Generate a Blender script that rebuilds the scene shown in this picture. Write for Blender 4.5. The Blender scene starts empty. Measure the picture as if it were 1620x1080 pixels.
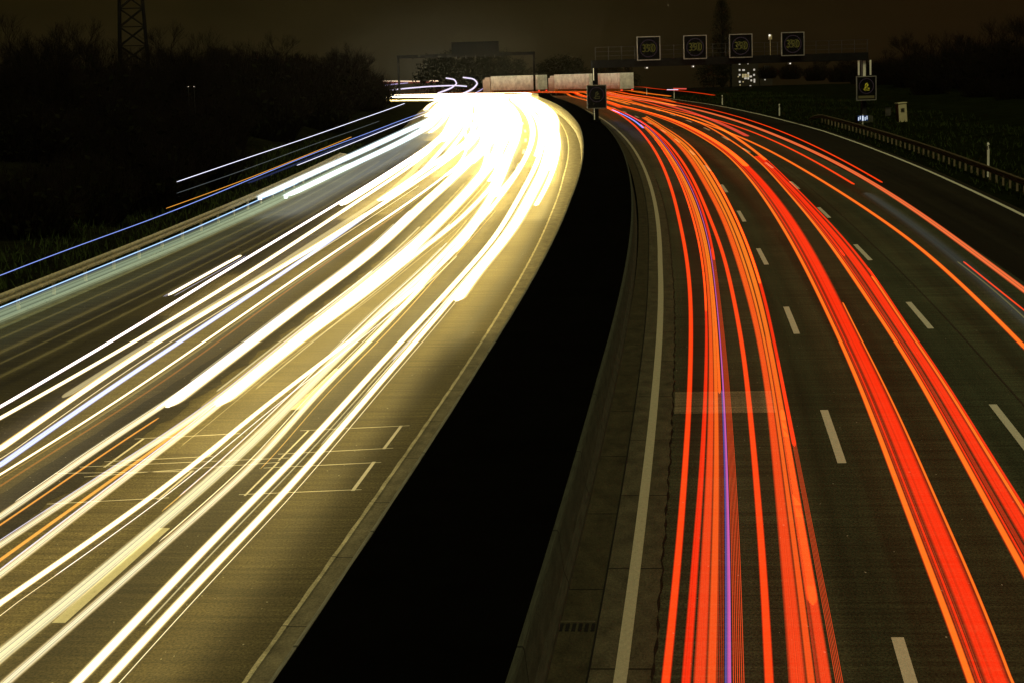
import bpy, bmesh, math, random
import numpy as np
from mathutils import Vector, Matrix
random.seed(7)
scene = bpy.context.scene
COL = scene.collection

# ------------------------------------------------------------------ site model
F, H, TH, RO = 3290., 8.15, .1437, .0284          # lens (px of a 1620 px frame), eye height, pitch, roll

def zg(Y):
    """long profile of the ground: level, then a gentle fall beyond 200 m"""
    Y = np.asarray(Y, float)
    a, b, m = 200., 280., -.016
    z = np.where(Y < a, 0, np.where(Y < b, m*(Y-a)**2/(2*(b-a)), m*(Y-(a+b)/2)))
    c, d, k = 480., 560., -.022
    return z + np.where(Y < c, 0, np.where(Y < d, k*(Y-c)**2/(2*(d-c)), k*(Y-(c+d)/2)))

def survey(pts, z=0):
    """survey points of the photograph onto the site at height z above the ground"""
    p = np.asarray(pts, float); x = p[:, 0]-810; y = p[:, 1]-540
    c, s = math.cos(RO), math.sin(RO)
    u = c*x-s*y; v = s*x+c*y
    fw = F*math.cos(TH)-v*math.sin(TH); dn = F*math.sin(TH)+v*math.cos(TH)
    lo = np.full(len(p), 5.); hi = np.full(len(p), 490.)
    for _ in range(60):
        m = (lo+hi)/2; g = dn/fw*m-(H-z-zg(m))
        lo = np.where(g < 0, m, lo); hi = np.where(g < 0, hi, m)
    return np.stack([u/fw*lo, lo], 1)

def at(x, y, Y):
    """point of the ray through (x, y) at depth Y"""
    x -= 810; y -= 540
    c, s = math.cos(RO), math.sin(RO)
    u = c*x-s*y; v = s*x+c*y
    fw = F*math.cos(TH)-v*math.sin(TH); dn = F*math.sin(TH)+v*math.cos(TH)
    return Vector((u/fw*Y, Y, H-dn/fw*Y))

# reference line of the motorway (left lane line of the outbound carriageway)
KN = np.array([-40, 0, 60, 120, 180, 240, 300, 340, 365, 440, 470, 700.])
KV = np.array([.66, -.038, -.736, -.585, -.668, -.134, .611, .611, -14.5, -14.5, 0, 0])/1000
_s = np.arange(-40, 700, .5)
_th = np.cumsum(np.interp(_s, KN, KV))*.5
_i0 = int(np.argmin(abs(_s)))
_th = _th-_th[_i0]+.108
_X = np.cumsum(np.sin(_th))*.5; _Y = np.cumsum(np.cos(_th))*.5
_X = _X-_X[_i0]+1.836; _Y = _Y-_Y[_i0]

def P(s, o, z=0.):
    x = np.interp(s, _s, _X); y = np.interp(s, _s, _Y); t = np.interp(s, _s, _th)
    X = x+o*math.cos(t); Y = y-o*math.sin(t)
    return Vector((float(X), float(Y), float(zg(Y))+z))

def heading(s): return float(np.interp(s, _s, _th))

def road(pt):
    pt = np.asarray(pt)
    d = (pt[:, 0:1]-_X)**2+(pt[:, 1:2]-_Y)**2
    i = d.argmin(1); dx = pt[:, 0]-_X[i]; dy = pt[:, 1]-_Y[i]
    return np.stack([_s[i]+dx*np.sin(_th[i])+dy*np.cos(_th[i]), dx*np.cos(_th[i])-dy*np.sin(_th[i])], 1)

def track(pts, z, deg=3):
    """smooth lateral position along the road through surveyed points -> f(s), smin, smax"""
    so = road(survey(pts, z)); so = so[so[:, 0].argsort()]
    s, o = so[:, 0], so[:, 1]
    if len(s) == 1: return (lambda q: float(o[0])), s[0], s[0]
    a, b = float(s[0]), float(s[-1]); t = np.log(s); dt = .01
    g = np.arange(t[0]-.6, t[-1]+.6, dt); v = np.interp(g, t, o)
    k0 = (o[1]-o[0])/max(.05, t[1]-t[0]); k1 = (o[-1]-o[-2])/max(.05, t[-1]-t[-2])
    v = np.where(g < t[0], o[0]+k0*(g-t[0]), np.where(g > t[-1], o[-1]+k1*(g-t[-1]), v))
    kk = np.exp(-.5*(np.arange(-30, 31)*dt/.085)**2); kk /= kk.sum()
    v = np.convolve(v, kk, 'same')
    def f(q):
        return float(np.interp(math.log(min(max(q, a), b)), g, v))
    return f, a, b

# ------------------------------------------------------------------ helpers
def tag(o, label=None, cat=None, group=None, kind=None):
    if label: o['label'] = label
    if cat: o['category'] = cat
    if group: o['group'] = group
    if kind: o['kind'] = kind
    return o

def link(name, me, parent=None, mat=None):
    o = bpy.data.objects.new(name, me); COL.objects.link(o)
    if parent is not None: o.parent = parent
    if mat is not None and me is not None and hasattr(me, 'materials') and not me.materials: me.materials.append(mat)
    return o

def empty(name, loc=(0, 0, 0), rz=0.):
    o = bpy.data.objects.new(name, None); COL.objects.link(o)
    o.location = loc; o.rotation_euler = (0, 0, rz); o.empty_display_size = .3
    return o

def copy_tree(o, parent=None):
    c = o.copy(); COL.objects.link(c); c.parent = parent
    for ch in list(o.children): copy_tree(ch, c)
    return c

class MB:
    def __init__(self): self.v = []; self.f = []; self.uv = []
    def quad(self, a, b, c, d, uv=None):
        n = len(self.v); self.v += [tuple(a), tuple(b), tuple(c), tuple(d)]; self.f.append((n, n+1, n+2, n+3))
        self.uv += list(uv) if uv else [(0, 0)]*4
    def box(self, c, s, rz=0.):
        cx, cy, cz = c; hx, hy, hz = s[0]/2, s[1]/2, s[2]/2
        co, si = math.cos(rz), math.sin(rz); n = len(self.v)
        for dz in (-hz, hz):
            for dx, dy in ((-hx, -hy), (hx, -hy), (hx, hy), (-hx, hy)):
                self.v.append((cx+dx*co-dy*si, cy+dx*si+dy*co, cz+dz))
        for q in ((3, 2, 1, 0), (4, 5, 6, 7), (0, 1, 5, 4), (1, 2, 6, 5), (2, 3, 7, 6), (3, 0, 4, 7)):
            self.f.append(tuple(n+k for k in q)); self.uv += [(0, 0), (1, 0), (1, 1), (0, 1)]
    def bar(self, a, b, r0, r1=None, k=6, cap=True):
        a = Vector(a); b = Vector(b); r1 = r0 if r1 is None else r1
        d = (b-a)
        if d.length < 1e-6: return
        d.normalize(); t = Vector((0, 0, 1)) if abs(d.z) < .9 else Vector((1, 0, 0))
        x = d.cross(t).normalized(); y = d.cross(x); n = len(self.v)
        for p, r in ((a, r0), (b, r1)):
            for j in range(k):
                an = 2*math.pi*j/k+.39
                self.v.append(tuple(p+x*math.cos(an)*r+y*math.sin(an)*r))
        for j in range(k):
            self.f.append((n+j, n+(j+1) % k, n+k+(j+1) % k, n+k+j)); self.uv += [(0, 0)]*4
        if cap:
            self.f.append(tuple(n+j for j in reversed(range(k)))); self.uv += [(0, 0)]*k
            self.f.append(tuple(n+k+j for j in range(k))); self.uv += [(0, 0)]*k
    def build(self, name, mat, parent=None, bevel=0., smooth=False):
        me = bpy.data.meshes.new(name); me.from_pydata(self.v, [], self.f); me.update()
        ul = me.uv_layers.new(name='UVMap')
        ul.data.foreach_set('uv', [c for q in self.uv for c in q])
        me.materials.append(mat)
        if smooth: me.polygons.foreach_set('use_smooth', [True]*len(me.polygons))
        o = link(name, me, parent)
        if bevel:
            m = o.modifiers.new('bevel', 'BEVEL'); m.width = bevel; m.segments = 2
        return o

def strip(name, mat, o0, o1, s0, s1, z, step=2.0, cols=1, parent=None, zf=None):
    """sheet following the road; o0/o1 numbers or functions of s; uv = (offset, s) in metres"""
    f0 = o0 if callable(o0) else (lambda s, v=o0: v); f1 = o1 if callable(o1) else (lambda s, v=o1: v)
    mb = MB(); n = max(1, int((s1-s0)/step)); S = np.linspace(s0, s1, n+1)
    rows = []
    for s in S:
        a, b = f0(s), f1(s)
        row = []
        for k in range(cols+1):
            o = a+(b-a)*k/cols
            row.append((P(s, o, z if zf is None else zf(s, o)), (o, s)))
        rows.append(row)
    base = 0
    for row in rows:
        for p, uv in row: mb.v.append(tuple(p))
    w = cols+1
    for i in range(n):
        for k in range(cols):
            mb.f.append((i*w+k, i*w+k+1, (i+1)*w+k+1, (i+1)*w+k))
            mb.uv += [rows[i][k][1], rows[i][k+1][1], rows[i+1][k+1][1], rows[i+1][k][1]]
    return mb.build(name, mat, parent)

def extrude(name, mat, profile, s0, s1, step=2.0, parent=None):
    """closed profile [(offset, z)] swept along the road"""
    mb = MB(); n = max(1, int((s1-s0)/step)); S = np.linspace(s0, s1, n+1); k = len(profile)
    for s in S:
        for o, z in profile: mb.v.append(tuple(P(s, o(s) if callable(o) else o, z)))
    for i in range(n):
        for j in range(k):
            a = i*k+j; b = i*k+(j+1) % k
            mb.f.append((a, b, b+k, a+k)); mb.uv += [(j, S[i]), (j+1, S[i]), (j+1, S[i+1]), (j, S[i+1])]
    mb.f.append(tuple(range(k))); mb.uv += [(0, 0)]*k
    mb.f.append(tuple(n*k+j for j in reversed(range(k)))); mb.uv += [(0, 0)]*k
    return mb.build(name, mat, parent)

# ------------------------------------------------------------------ materials
def nodes_of(name):
    m = bpy.data.materials.new(name); m.use_nodes = True
    nt = m.node_tree; nt.nodes.clear()
    return m, nt
def N(nt, t, **kw):
    n = nt.nodes.new(t)
    for k, v in kw.items():
        if k.startswith('i_'): n.inputs[k[2:].replace('_', ' ')].default_value = v
        else: setattr(n, k, v)
    return n
def ramp(nt, fac, stops, interp='LINEAR'):
    r = N(nt, 'ShaderNodeValToRGB'); r.color_ramp.interpolation = interp
    e = r.color_ramp.elements
    while len(e) < len(stops): e.new(.5)
    for el, (p, c) in zip(e, stops):
        el.position = p; el.color = (c if isinstance(c, (tuple, list)) and len(c) == 4 else (*c, 1) if isinstance(c, (tuple, list)) else (c, c, c, 1))
    nt.links.new(fac, r.inputs['Fac'])
    return r.outputs['Color']
def mixc(nt, a, b, fac, mode='MIX'):
    n = N(nt, 'ShaderNodeMix', data_type='RGBA', blend_type=mode)
    for sock, v in ((n.inputs[0], fac), (n.inputs[6], a), (n.inputs[7], b)):
        if hasattr(v, 'is_linked'): nt.links.new(v, sock)
        else: sock.default_value = v if not isinstance(v, tuple) or len(v) == 4 else (*v, 1)
    return n.outputs[2]
def coords(nt, kind, scale=(1, 1, 1)):
    tc = N(nt, 'ShaderNodeTexCoord'); mp = N(nt, 'ShaderNodeMapping'); mp.inputs['Scale'].default_value = scale
    nt.links.new(tc.outputs[kind], mp.inputs['Vector']); return mp.outputs['Vector']
def noise(nt, vec, scale, detail=4, rough=.6):
    n = N(nt, 'ShaderNodeTexNoise'); n.inputs['Scale'].default_value = scale
    n.inputs['Detail'].default_value = detail; n.inputs['Roughness'].default_value = rough
    nt.links.new(vec, n.inputs['Vector']); return n.outputs['Fac']
def finish(nt, col, rough=.8, metal=0., bump=None, bs=.3, spec=.3):
    b = N(nt, 'ShaderNodeBsdfPrincipled'); o = N(nt, 'ShaderNodeOutputMaterial')
    if hasattr(col, 'is_linked'): nt.links.new(col, b.inputs['Base Color'])
    else: b.inputs['Base Color'].default_value = (*col, 1)
    if hasattr(rough, 'is_linked'): nt.links.new(rough, b.inputs['Roughness'])
    else: b.inputs['Roughness'].default_value = rough
    b.inputs['Metallic'].default_value = metal; b.inputs['Specular IOR Level'].default_value = spec
    if bump is not None:
        bp = N(nt, 'ShaderNodeBump'); bp.inputs['Strength'].default_value = bs; bp.inputs['Distance'].default_value = .02
        nt.links.new(bump, bp.inputs['Height']); nt.links.new(bp.outputs['Normal'], b.inputs['Normal'])
    nt.links.new(b.outputs[0], o.inputs['Surface'])

def mat_plain(name, col, rough=.7, metal=0., var=.35, scale=3., spec=.3, kind='Object'):
    m, nt = nodes_of(name)
    v = coords(nt, kind); n = noise(nt, v, scale, 6)
    lo = tuple(c*(1-var) for c in col); hi = tuple(min(1, c*(1+var)) for c in col)
    finish(nt, ramp(nt, n, [(.3, lo), (.7, hi)]), rough, metal, n, .15, spec)
    return m

def mat_asphalt(name, col, seed=0.):
    m, nt = nodes_of(name)
    uv = coords(nt, 'UV')
    fine = noise(nt, coords(nt, 'UV', (26, 14, 1)), 1., 3, .75)
    lay = noise(nt, coords(nt, 'UV', (.25, 5., 1)), 1., 4, .65)       # paver marks across the lane
    wheel = noise(nt, coords(nt, 'UV', (1.1, .012, 1)), 1., 3, .5)    # worn wheel tracks
    patch = noise(nt, uv, .18, 5, .6)
    spk = noise(nt, coords(nt, 'UV', (13, 5.5, 1)), 1., 1, .5)
    c = ramp(nt, fine, [(.36, tuple(x*.42 for x in col)), (.64, tuple(x*1.6 for x in col))])
    c = mixc(nt, c, ramp(nt, lay, [(.35, .66), (.65, 1.34)]), 1., 'MULTIPLY')
    c = mixc(nt, c, ramp(nt, wheel, [(.35, .62), (.65, 1.35)]), 1., 'MULTIPLY')
    c = mixc(nt, c, ramp(nt, patch, [(.3, .8), (.7, 1.2)]), 1., 'MULTIPLY')
    c = mixc(nt, c, (.45, .43, .36), ramp(nt, spk, [(.76, 0.), (.80, .8)]))
    finish(nt, c, ramp(nt, wheel, [(.3, .62), (.7, .85)]), 0, fine, .6, .25)
    return m

def mat_concrete(name, col, joint=5.0):
    m, nt = nodes_of(name)
    uv = coords(nt, 'UV')
    n1 = noise(nt, coords(nt, 'UV', (3, 1.2, 1)), 1., 6, .65)
    n2 = noise(nt, coords(nt, 'UV', (30, 12, 1)), 1., 3, .7)
    sx = N(nt, 'ShaderNodeSeparateXYZ'); nt.links.new(uv, sx.inputs[0])
    dv = N(nt, 'ShaderNodeMath', operation='DIVIDE'); nt.links.new(sx.outputs[1], dv.inputs[0]); dv.inputs[1].default_value = joint
    fr = N(nt, 'ShaderNodeMath', operation='FRACT'); nt.links.new(dv.outputs[0], fr.inputs[0])
    c = ramp(nt, n1, [(.3, tuple(x*.55 for x in col)), (.7, tuple(x*1.4 for x in col))])
    c = mixc(nt, c, ramp(nt, n2, [(.3, .6), (.7, 1.35)]), 1., 'MULTIPLY')
    c = mixc(nt, c, ramp(nt, fr.outputs[0], [(0, .25), (.012, .3), (.016, 1.25), (.03, 1.)]), 1., 'MULTIPLY')
    finish(nt, c, .85, 0, n2, .5, .2)
    return m

def mat_paint(name, col):
    m, nt = nodes_of(name)
    n1 = noise(nt, coords(nt, 'UV', (14, 6, 1)), 1., 5, .7)
    n2 = noise(nt, coords(nt, 'UV', (40, 40, 1)), 1., 2, .7)
    c = ramp(nt, n1, [(.22, tuple(x*.25 for x in col)), (.36, tuple(x*.8 for x in col)), (.7, col)])
    c = mixc(nt, c, ramp(nt, n2, [(.25, .7), (.6, 1.)]), 1., 'MULTIPLY')
    finish(nt, c, .6, 0, n2, .2, .4)
    return m

def mat_emit(name, col, strength):
    m, nt = nodes_of(name)
    e = N(nt, 'ShaderNodeEmission'); e.inputs['Color'].default_value = (*col, 1); e.inputs['Strength'].default_value = strength
    o = N(nt, 'ShaderNodeOutputMaterial'); nt.links.new(e.outputs[0], o.inputs['Surface'])
    return m

_beams = {}
def mat_beam(core, edge, strength, edge_s=.2, stripes=0., freq=14., second=None, fade=None, soft=.2, near=None):
    """light of a lamp: bright core, softer rim, fine strands along its length (uv.x runs across, uv.y = s)"""
    edge_s *= .3
    key = (core, edge, strength, edge_s, stripes, freq, second, fade, soft, near)
    if key in _beams: return _beams[key]
    m, nt = nodes_of('lamp_light')
    uv = N(nt, 'ShaderNodeTexCoord'); sx = N(nt, 'ShaderNodeSeparateXYZ'); nt.links.new(uv.outputs['UV'], sx.inputs[0])
    col = ramp(nt, sx.outputs[0], [(0, edge), (soft, core), (1-soft, core), (1, edge)])
    st = ramp(nt, sx.outputs[0], [(0, edge_s), (soft, 1.), (1-soft, 1.), (1, edge_s)], 'EASE')
    if stripes:
        n = N(nt, 'ShaderNodeTexNoise', noise_dimensions='1D'); n.inputs['Scale'].default_value = freq
        n.inputs['Detail'].default_value = 2; n.inputs['Roughness'].default_value = .7
        ad = N(nt, 'ShaderNodeMath', operation='ADD'); ad.inputs[1].default_value = len(_beams)*7.3
        nt.links.new(sx.outputs[0], ad.inputs[0]); nt.links.new(ad.outputs[0], n.inputs['W'])
        k = ramp(nt, n.outputs['Fac'], [(.40, 1-stripes), (.54, 1.)])
        st = mixc(nt, st, k, 1., 'MULTIPLY')
        if second: col = mixc(nt, col, second, ramp(nt, n.outputs['Fac'], [(.42, 1.), (.62, 0.)]))
    if near:   # redder close by
        mn = N(nt, 'ShaderNodeMapRange'); mn.inputs[1].default_value = 24.; mn.inputs[2].default_value = 62.
        nt.links.new(sx.outputs[1], mn.inputs[0]); col = mixc(nt, near, col, mn.outputs[0])
    if fade:   # far glare built into the emission: strength grows between two chainages
        mr = N(nt, 'ShaderNodeMapRange'); mr.inputs[1].default_value = fade[0]; mr.inputs[2].default_value = fade[1]
        mr.inputs[3].default_value = fade[2]; mr.inputs[4].default_value = 1.; nt.links.new(sx.outputs[1], mr.inputs[0])
        st = mixc(nt, st, mr.outputs[0], 1., 'MULTIPLY')
    ml = N(nt, 'ShaderNodeMath', operation='MULTIPLY'); ml.inputs[1].default_value = strength
    nt.links.new(st, ml.inputs[0])
    # light has no body: it adds to what lies behind it; each face shines outwards only
    ge = N(nt, 'ShaderNodeNewGeometry'); inv = N(nt, 'ShaderNodeMath', operation='SUBTRACT'); inv.inputs[0].default_value = 1.
    nt.links.new(ge.outputs['Backfacing'], inv.inputs[1])
    m2 = N(nt, 'ShaderNodeMath', operation='MULTIPLY'); nt.links.new(ml.outputs[0], m2.inputs[0]); nt.links.new(inv.outputs[0], m2.inputs[1])
    e = N(nt, 'ShaderNodeEmission'); nt.links.new(col, e.inputs['Color']); nt.links.new(m2.outputs[0], e.inputs['Strength'])
    tr_ = N(nt, 'ShaderNodeBsdfTransparent'); ad_ = N(nt, 'ShaderNodeAddShader')
    nt.links.new(e.outputs[0], ad_.inputs[0]); nt.links.new(tr_.outputs[0], ad_.inputs[1])
    o = N(nt, 'ShaderNodeOutputMaterial'); nt.links.new(ad_.outputs[0], o.inputs['Surface'])
    _beams[key] = m
    return m

M_asph_r = mat_asphalt('asphalt_outbound', (.044, .053, .030))
M_asph_l = mat_asphalt('asphalt_inbound', (.072, .060, .030))
M_asph_s = mat_asphalt('asphalt_shade_and_joint', (.009, .0072, .003))  # shoulder's lack of headlight painted in as darker asphalt; also a dark joint
M_patch = mat_asphalt('asphalt_patch', (.17, .16, .10))
M_dark = mat_asphalt('asphalt_joint', (.028, .024, .017))
M_conc = mat_concrete('gutter_concrete', (.042, .037, .020))
M_conc2 = mat_concrete('rough_concrete', (.075, .068, .042), 5.2)
M_kerb = mat_concrete('kerb_concrete', (.17, .15, .10), 4.0)
M_lip = mat_concrete('kerb_lip_concrete', (.5, .45, .3), 4.0)
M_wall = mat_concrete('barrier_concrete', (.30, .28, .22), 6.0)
M_wall2 = mat_concrete('dark_concrete', (.06, .062, .045), 6.0)  # darker, greener concrete than the inbound wall; also used for plinths
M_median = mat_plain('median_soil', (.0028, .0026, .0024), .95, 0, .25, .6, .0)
M_paint = mat_paint('road_paint', (.82, .80, .66))
M_paint_old = mat_paint('worn_road_paint', (.56, .53, .38))
M_loop = mat_paint('loop_sealant', (.85, .8, .7))
M_ground = mat_plain('field_soil', (.006, .006, .004), .95, 0, .5, .3, 0.)
M_bank = mat_plain('bank_soil', (.008, .0085, .004), .95, 0, .6, .8, 0.)
M_verge = mat_plain('verge_turf', (.006, .008, .0025), .95, 0, .6, .7, 0.)
M_grass = mat_plain('grass_blades', (.026, .040, .009), .8, 0, .5, 2., .1)
M_steel = mat_plain('galvanised_steel', (.62, .54, .36), .6, .1, .25, 4.)
M_steel_d = mat_plain('weathered_steel', (.11, .105, .10), .6, .2, .3, 3.)
M_grey = mat_plain('dark_steel', (.030, .030, .032), .6, .2, .3, 3.)
M_frame = mat_plain('sign_frame_aluminium', (.26, .255, .25), .5, .2, .15, 6.)
M_screen = mat_plain('sign_screen', (.004, .004, .004), .6, 0, .3, 6., .05)
M_white = mat_plain('reflective_white', (.85, .85, .78), .5, 0, .08, 6.)
M_black = mat_plain('black_plastic', (.01, .01, .01), .5, 0, .2, 6.)
M_bark = mat_plain('bark', (.014, .011, .009), .9, 0, .4, 3., 0.)
M_twig = mat_plain('twigs', (.008, .006, .005), .9, 0, .4, 3., 0.)
M_leaf = mat_plain('evergreen_leaves', (.007, .0075, .0035), .8, 0, .6, 1.5, 0.)
M_cab = mat_plain('cabinet_paint', (.50, .46, .30), .6, 0, .15, 3.)
M_cabr = mat_plain('rusty_panel', (.22, .11, .06), .7, 0, .3, 3.)
M_blue = mat_plain('sign_blue', (.03, .10, .60), .4, 0, .1, 5.)
M_tarp = mat_plain('trailer_tarpaulin', (.62, .80, .86), .6, 0, .4, .9)
M_cabw = mat_plain('truck_cab_paint', (.55, .55, .55), .4, 0, .1, 3.)
M_tyre = mat_plain('rubber', (.015, .015, .015), .8, 0, .2, 6.)
M_glass = mat_plain('dark_glass', (.01, .012, .015), .08, 0, .1, 3., .6)
M_render = mat_plain('building_render', (.03, .025, .02), .9, 0, .2, .3)
M_win = mat_emit('lit_window', (1, .80, .38), .38)
M_winw = mat_emit('pale_lit_window', (1, .92, .75), .5)
M_lampw = mat_emit('lamp_lens', (1, .9, .75), 1.2)
M_digit = mat_emit('amber_dots', (.72, .62, .10), .06)
M_digit3 = mat_emit('faint_amber_dots', (.6, .5, .12), .045)
M_digit2 = mat_emit('bright_amber_dots', (.8, .68, .04), .22)
M_ring = mat_emit('dim_ring_dots', (.55, .35, .42), .035)
M_strip = mat_emit('dim_strip_dots', (.5, .42, .12), .06)
M_tail = mat_emit('tail_lamp_lens', (1, .04, .02), 2.)

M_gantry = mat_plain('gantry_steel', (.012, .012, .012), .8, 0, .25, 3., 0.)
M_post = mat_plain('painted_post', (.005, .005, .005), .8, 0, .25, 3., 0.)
# ------------------------------------------------------------------ world, sun, camera
w = bpy.data.worlds.new("World"); scene.world = w; w.use_nodes = True
nt = w.node_tree; nt.nodes.clear()
tc = N(nt, 'ShaderNodeTexCoord'); sp = N(nt, 'ShaderNodeSeparateXYZ'); nt.links.new(tc.outputs['Generated'], sp.inputs[0])
elev = N(nt, 'ShaderNodeMapRange'); elev.inputs[1].default_value = -.02; elev.inputs[2].default_value = .05
nt.links.new(sp.outputs[2], elev.inputs[0])
base = ramp(nt, elev.outputs[0], [(.0, (.012, .0085, .0026)), (.30, (.0150, .0105, .0032)), (.62, (.0125, .0082, .0017)), (1., (.0095, .006, .0012))])
cl = noise(nt, coords(nt, 'Generated', (14, 14, 60)), 1., 4, .55)
base = mixc(nt, base, ramp(nt, cl, [(.3, .82), (.7, 1.18)]), 1., 'MULTIPLY')
azr = N(nt, 'ShaderNodeMapRange'); azr.inputs[1].default_value = .02; azr.inputs[2].default_value = .2
nt.links.new(sp.outputs[0], azr.inputs[0])
base = mixc(nt, base, (.85, .60, .55), ramp(nt, azr.outputs[0], [(0, 0.), (1, 1.)]), 'MULTIPLY')
sub = N(nt, 'ShaderNodeVectorMath', operation='SUBTRACT'); sub.inputs[1].default_value = Vector((-.034, 1., -.012)).normalized()
nt.links.new(tc.outputs['Generated'], sub.inputs[0])
mul = N(nt, 'ShaderNodeVectorMath', operation='MULTIPLY'); mul.inputs[1].default_value = (1., 1., 1.9)
nt.links.new(sub.outputs[0], mul.inputs[0])
ln = N(nt, 'ShaderNodeVectorMath', operation='LENGTH'); nt.links.new(mul.outputs[0], ln.inputs[0])
glow = ramp(nt, ln.outputs['Value'], [(0., (.030, .028, .019)), (.03, (.014, .012, .007)), (.065, (.002, .0015, .0005)), (.12, (0, 0, 0))], 'EASE')
sky = mixc(nt, base, glow, 1., 'ADD')
bg = N(nt, 'ShaderNodeBackground'); bg.inputs['Strength'].default_value = .76
nt.links.new(sky, bg.inputs['Color'])
wo = N(nt, 'ShaderNodeOutputWorld'); nt.links.new(bg.outputs[0], wo.inputs['Surface'])

sl = bpy.data.lights.new('sun', 'SUN'); sl.energy = 1.15; sl.angle = math.radians(25); sl.color = (1., .93, .48)
so_ = bpy.data.objects.new('sun', sl); COL.objects.link(so_)
so_.rotation_euler = Vector((-.28, .62, -1.)).to_track_quat('-Z', 'Y').to_euler()

cam = bpy.data.cameras.new('camera'); co = bpy.data.objects.new('camera', cam); COL.objects.link(co)
cam.sensor_width = 36; cam.lens = F/1620*36; cam.clip_end = 8000; cam.clip_start = .5
co.matrix_world = Matrix.Translation((0, 0, H)) @ Matrix.Rotation(math.pi/2-TH, 4, 'X') @ Matrix.Rotation(-RO, 4, 'Z')
scene.camera = co
vs = scene.view_settings; vs.view_transform = 'Standard'; vs.look = 'None'; vs.exposure = 0; vs.gamma = 1
cy = scene.cycles
cy.use_denoising = True; cy.max_bounces = 5; cy.diffuse_bounces = 3; cy.glossy_bounces = 2
cy.sample_clamp_indirect = 4.; cy.transparent_max_bounces = 40

# ------------------------------------------------------------------ ground and carriageways
S0, S1 = 2, 560
mb = MB()
ys = [-60, 0, 60, 120, 180, 200, 220, 240, 260, 280, 400, 480, 500, 520, 540, 560, 700, 1000, 1300]
for a, b in zip(ys[:-1], ys[1:]):
    za, zb = float(zg(a))-.12, float(zg(b))-.12
    mb.quad((-3000, a, za), (3000, a, za), (3000, b, zb), (-3000, b, zb))
tag(mb.build('ground', M_ground), kind='structure')

Lline = lambda s: float(np.interp(s, [26, 50, 75, 130, 200, 260], [-3.30, -3.44, -3.56, -3.52, -3.41, -3.35]))
D1 = lambda s: float(np.interp(s, [27, 45, 62, 80, 97, 114, 160], [.37, .3, .26, .19, .25, .33, .35]))
D2 = lambda s: float(np.interp(s, [45, 62, 80, 98, 116, 133], [3.97, 3.95, 3.94, 4.03, 4.18, 4.24]))
Rl = lambda s: float(np.interp(s, [60, 91, 121, 153, 173, 220, 268, 320], [11.9, 12.27, 12.62, 12.86, 13.0, 12.5, 12.4, 12.6]))
KB = lambda s: float(np.interp(s, [25, 38, 65, 98, 124, 150, 176, 206, 260], [-8.18, -8.26, -8.38, -8.5, -8.5, -8.3, -8.09, -7.9, -7.85]))

tag(strip('outbound_road', M_asph_r, lambda s: Lline(s)+.25, 8.1, S0, S1, 0, 2, 4), kind='structure')
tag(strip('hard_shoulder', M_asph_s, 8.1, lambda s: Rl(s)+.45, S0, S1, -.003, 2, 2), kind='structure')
tag(strip('inbound_road', M_asph_l, -23.2, lambda s: KB(s)-.02, S0, S1, 0, 2, 4), kind='structure')
tag(strip('gutter_slab', M_conc, -4.4, lambda s: Lline(s)-.42, S0, 400, -.004, 1.5, 1), kind='structure')
tag(strip('edge_slab', M_conc2, lambda s: Lline(s)-.42, lambda s: Lline(s)+.42+.012*math.sin(s*2.1)+.014*math.sin(s*5.3), S0, 400, .006, .5, 1), kind='structure')
tag(strip('gutter_slab', M_kerb, lambda s: KB(s)+.04, -7.0, S0, 400, .0, 1.5, 1), kind='structure')
tag(strip('kerb_lip', M_lip, lambda s: KB(s)-.02+.008*math.sin(s*3.3), lambda s: KB(s)+.05, S0, 400, .012, .5, 1), kind='structure')
tag(strip('longitudinal_joint', M_dark, lambda s: -15.2-.02*math.sin(s*2.3)-.25*math.sin(s*.05), lambda s: -14.2+.08*math.sin(s*1.7)+.05*math.sin(s*4.1), S0, 250, .004, .6, 1), kind='structure')
tag(strip('longitudinal_joint', M_dark, lambda s: D2(s)+.62, lambda s: D2(s)+.67, S0, 200, .004, 2, 1), kind='structure')
tag(strip('road_patch', M_patch, lambda s: Lline(s)+.46, lambda s: -.75, 44.6, 47.4, .004, .7, 2), kind='structure')
tag(strip('shoulder_strip', mat_concrete('pale_gutter', (.16, .17, .12), 5.), -24.0, -23.2, S0, 165, .004, 2, 1), kind='structure')
# painted lines
tag(strip('edge_line', M_paint_old, lambda s: Lline(s)-.085, lambda s: Lline(s)+.085, S0, 330, .011, 1.2, 1), kind='structure')
tag(strip('edge_line', M_paint, lambda s: Rl(s)-.10, lambda s: Rl(s)+.10, S0, 330, .005, 1.5, 1), kind='structure')
def dashes(name, f, s_far, per, length, n, mat, wdt=.17):
    mb = MB()
    for k in range(n):
        b = s_far+per*k; a = b-length; m = (a+b)/2
        for u0, u1 in ((a, m), (m, b)):
            mb.quad(P(u0, f(u0)-wdt/2, .005), P(u0, f(u0)+wdt/2, .005), P(u1, f(u1)+wdt/2, .005), P(u1, f(u1)-wdt/2, .005),
                    [(0, u0), (wdt, u0), (wdt, u1), (0, u1)])
    return tag(mb.build(name, mat), kind='structure')
dashes('lane_dashes', D1, 27.5, 17.35, 5.7, 22, M_paint)
dashes('lane_dashes', D2, 27.8, 17.5, 5.7, 22, M_paint)
dashes('lane_dashes', lambda s: -11.55, 34.1, 17.5, 5.9, 14, M_paint_old, .2)
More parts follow.
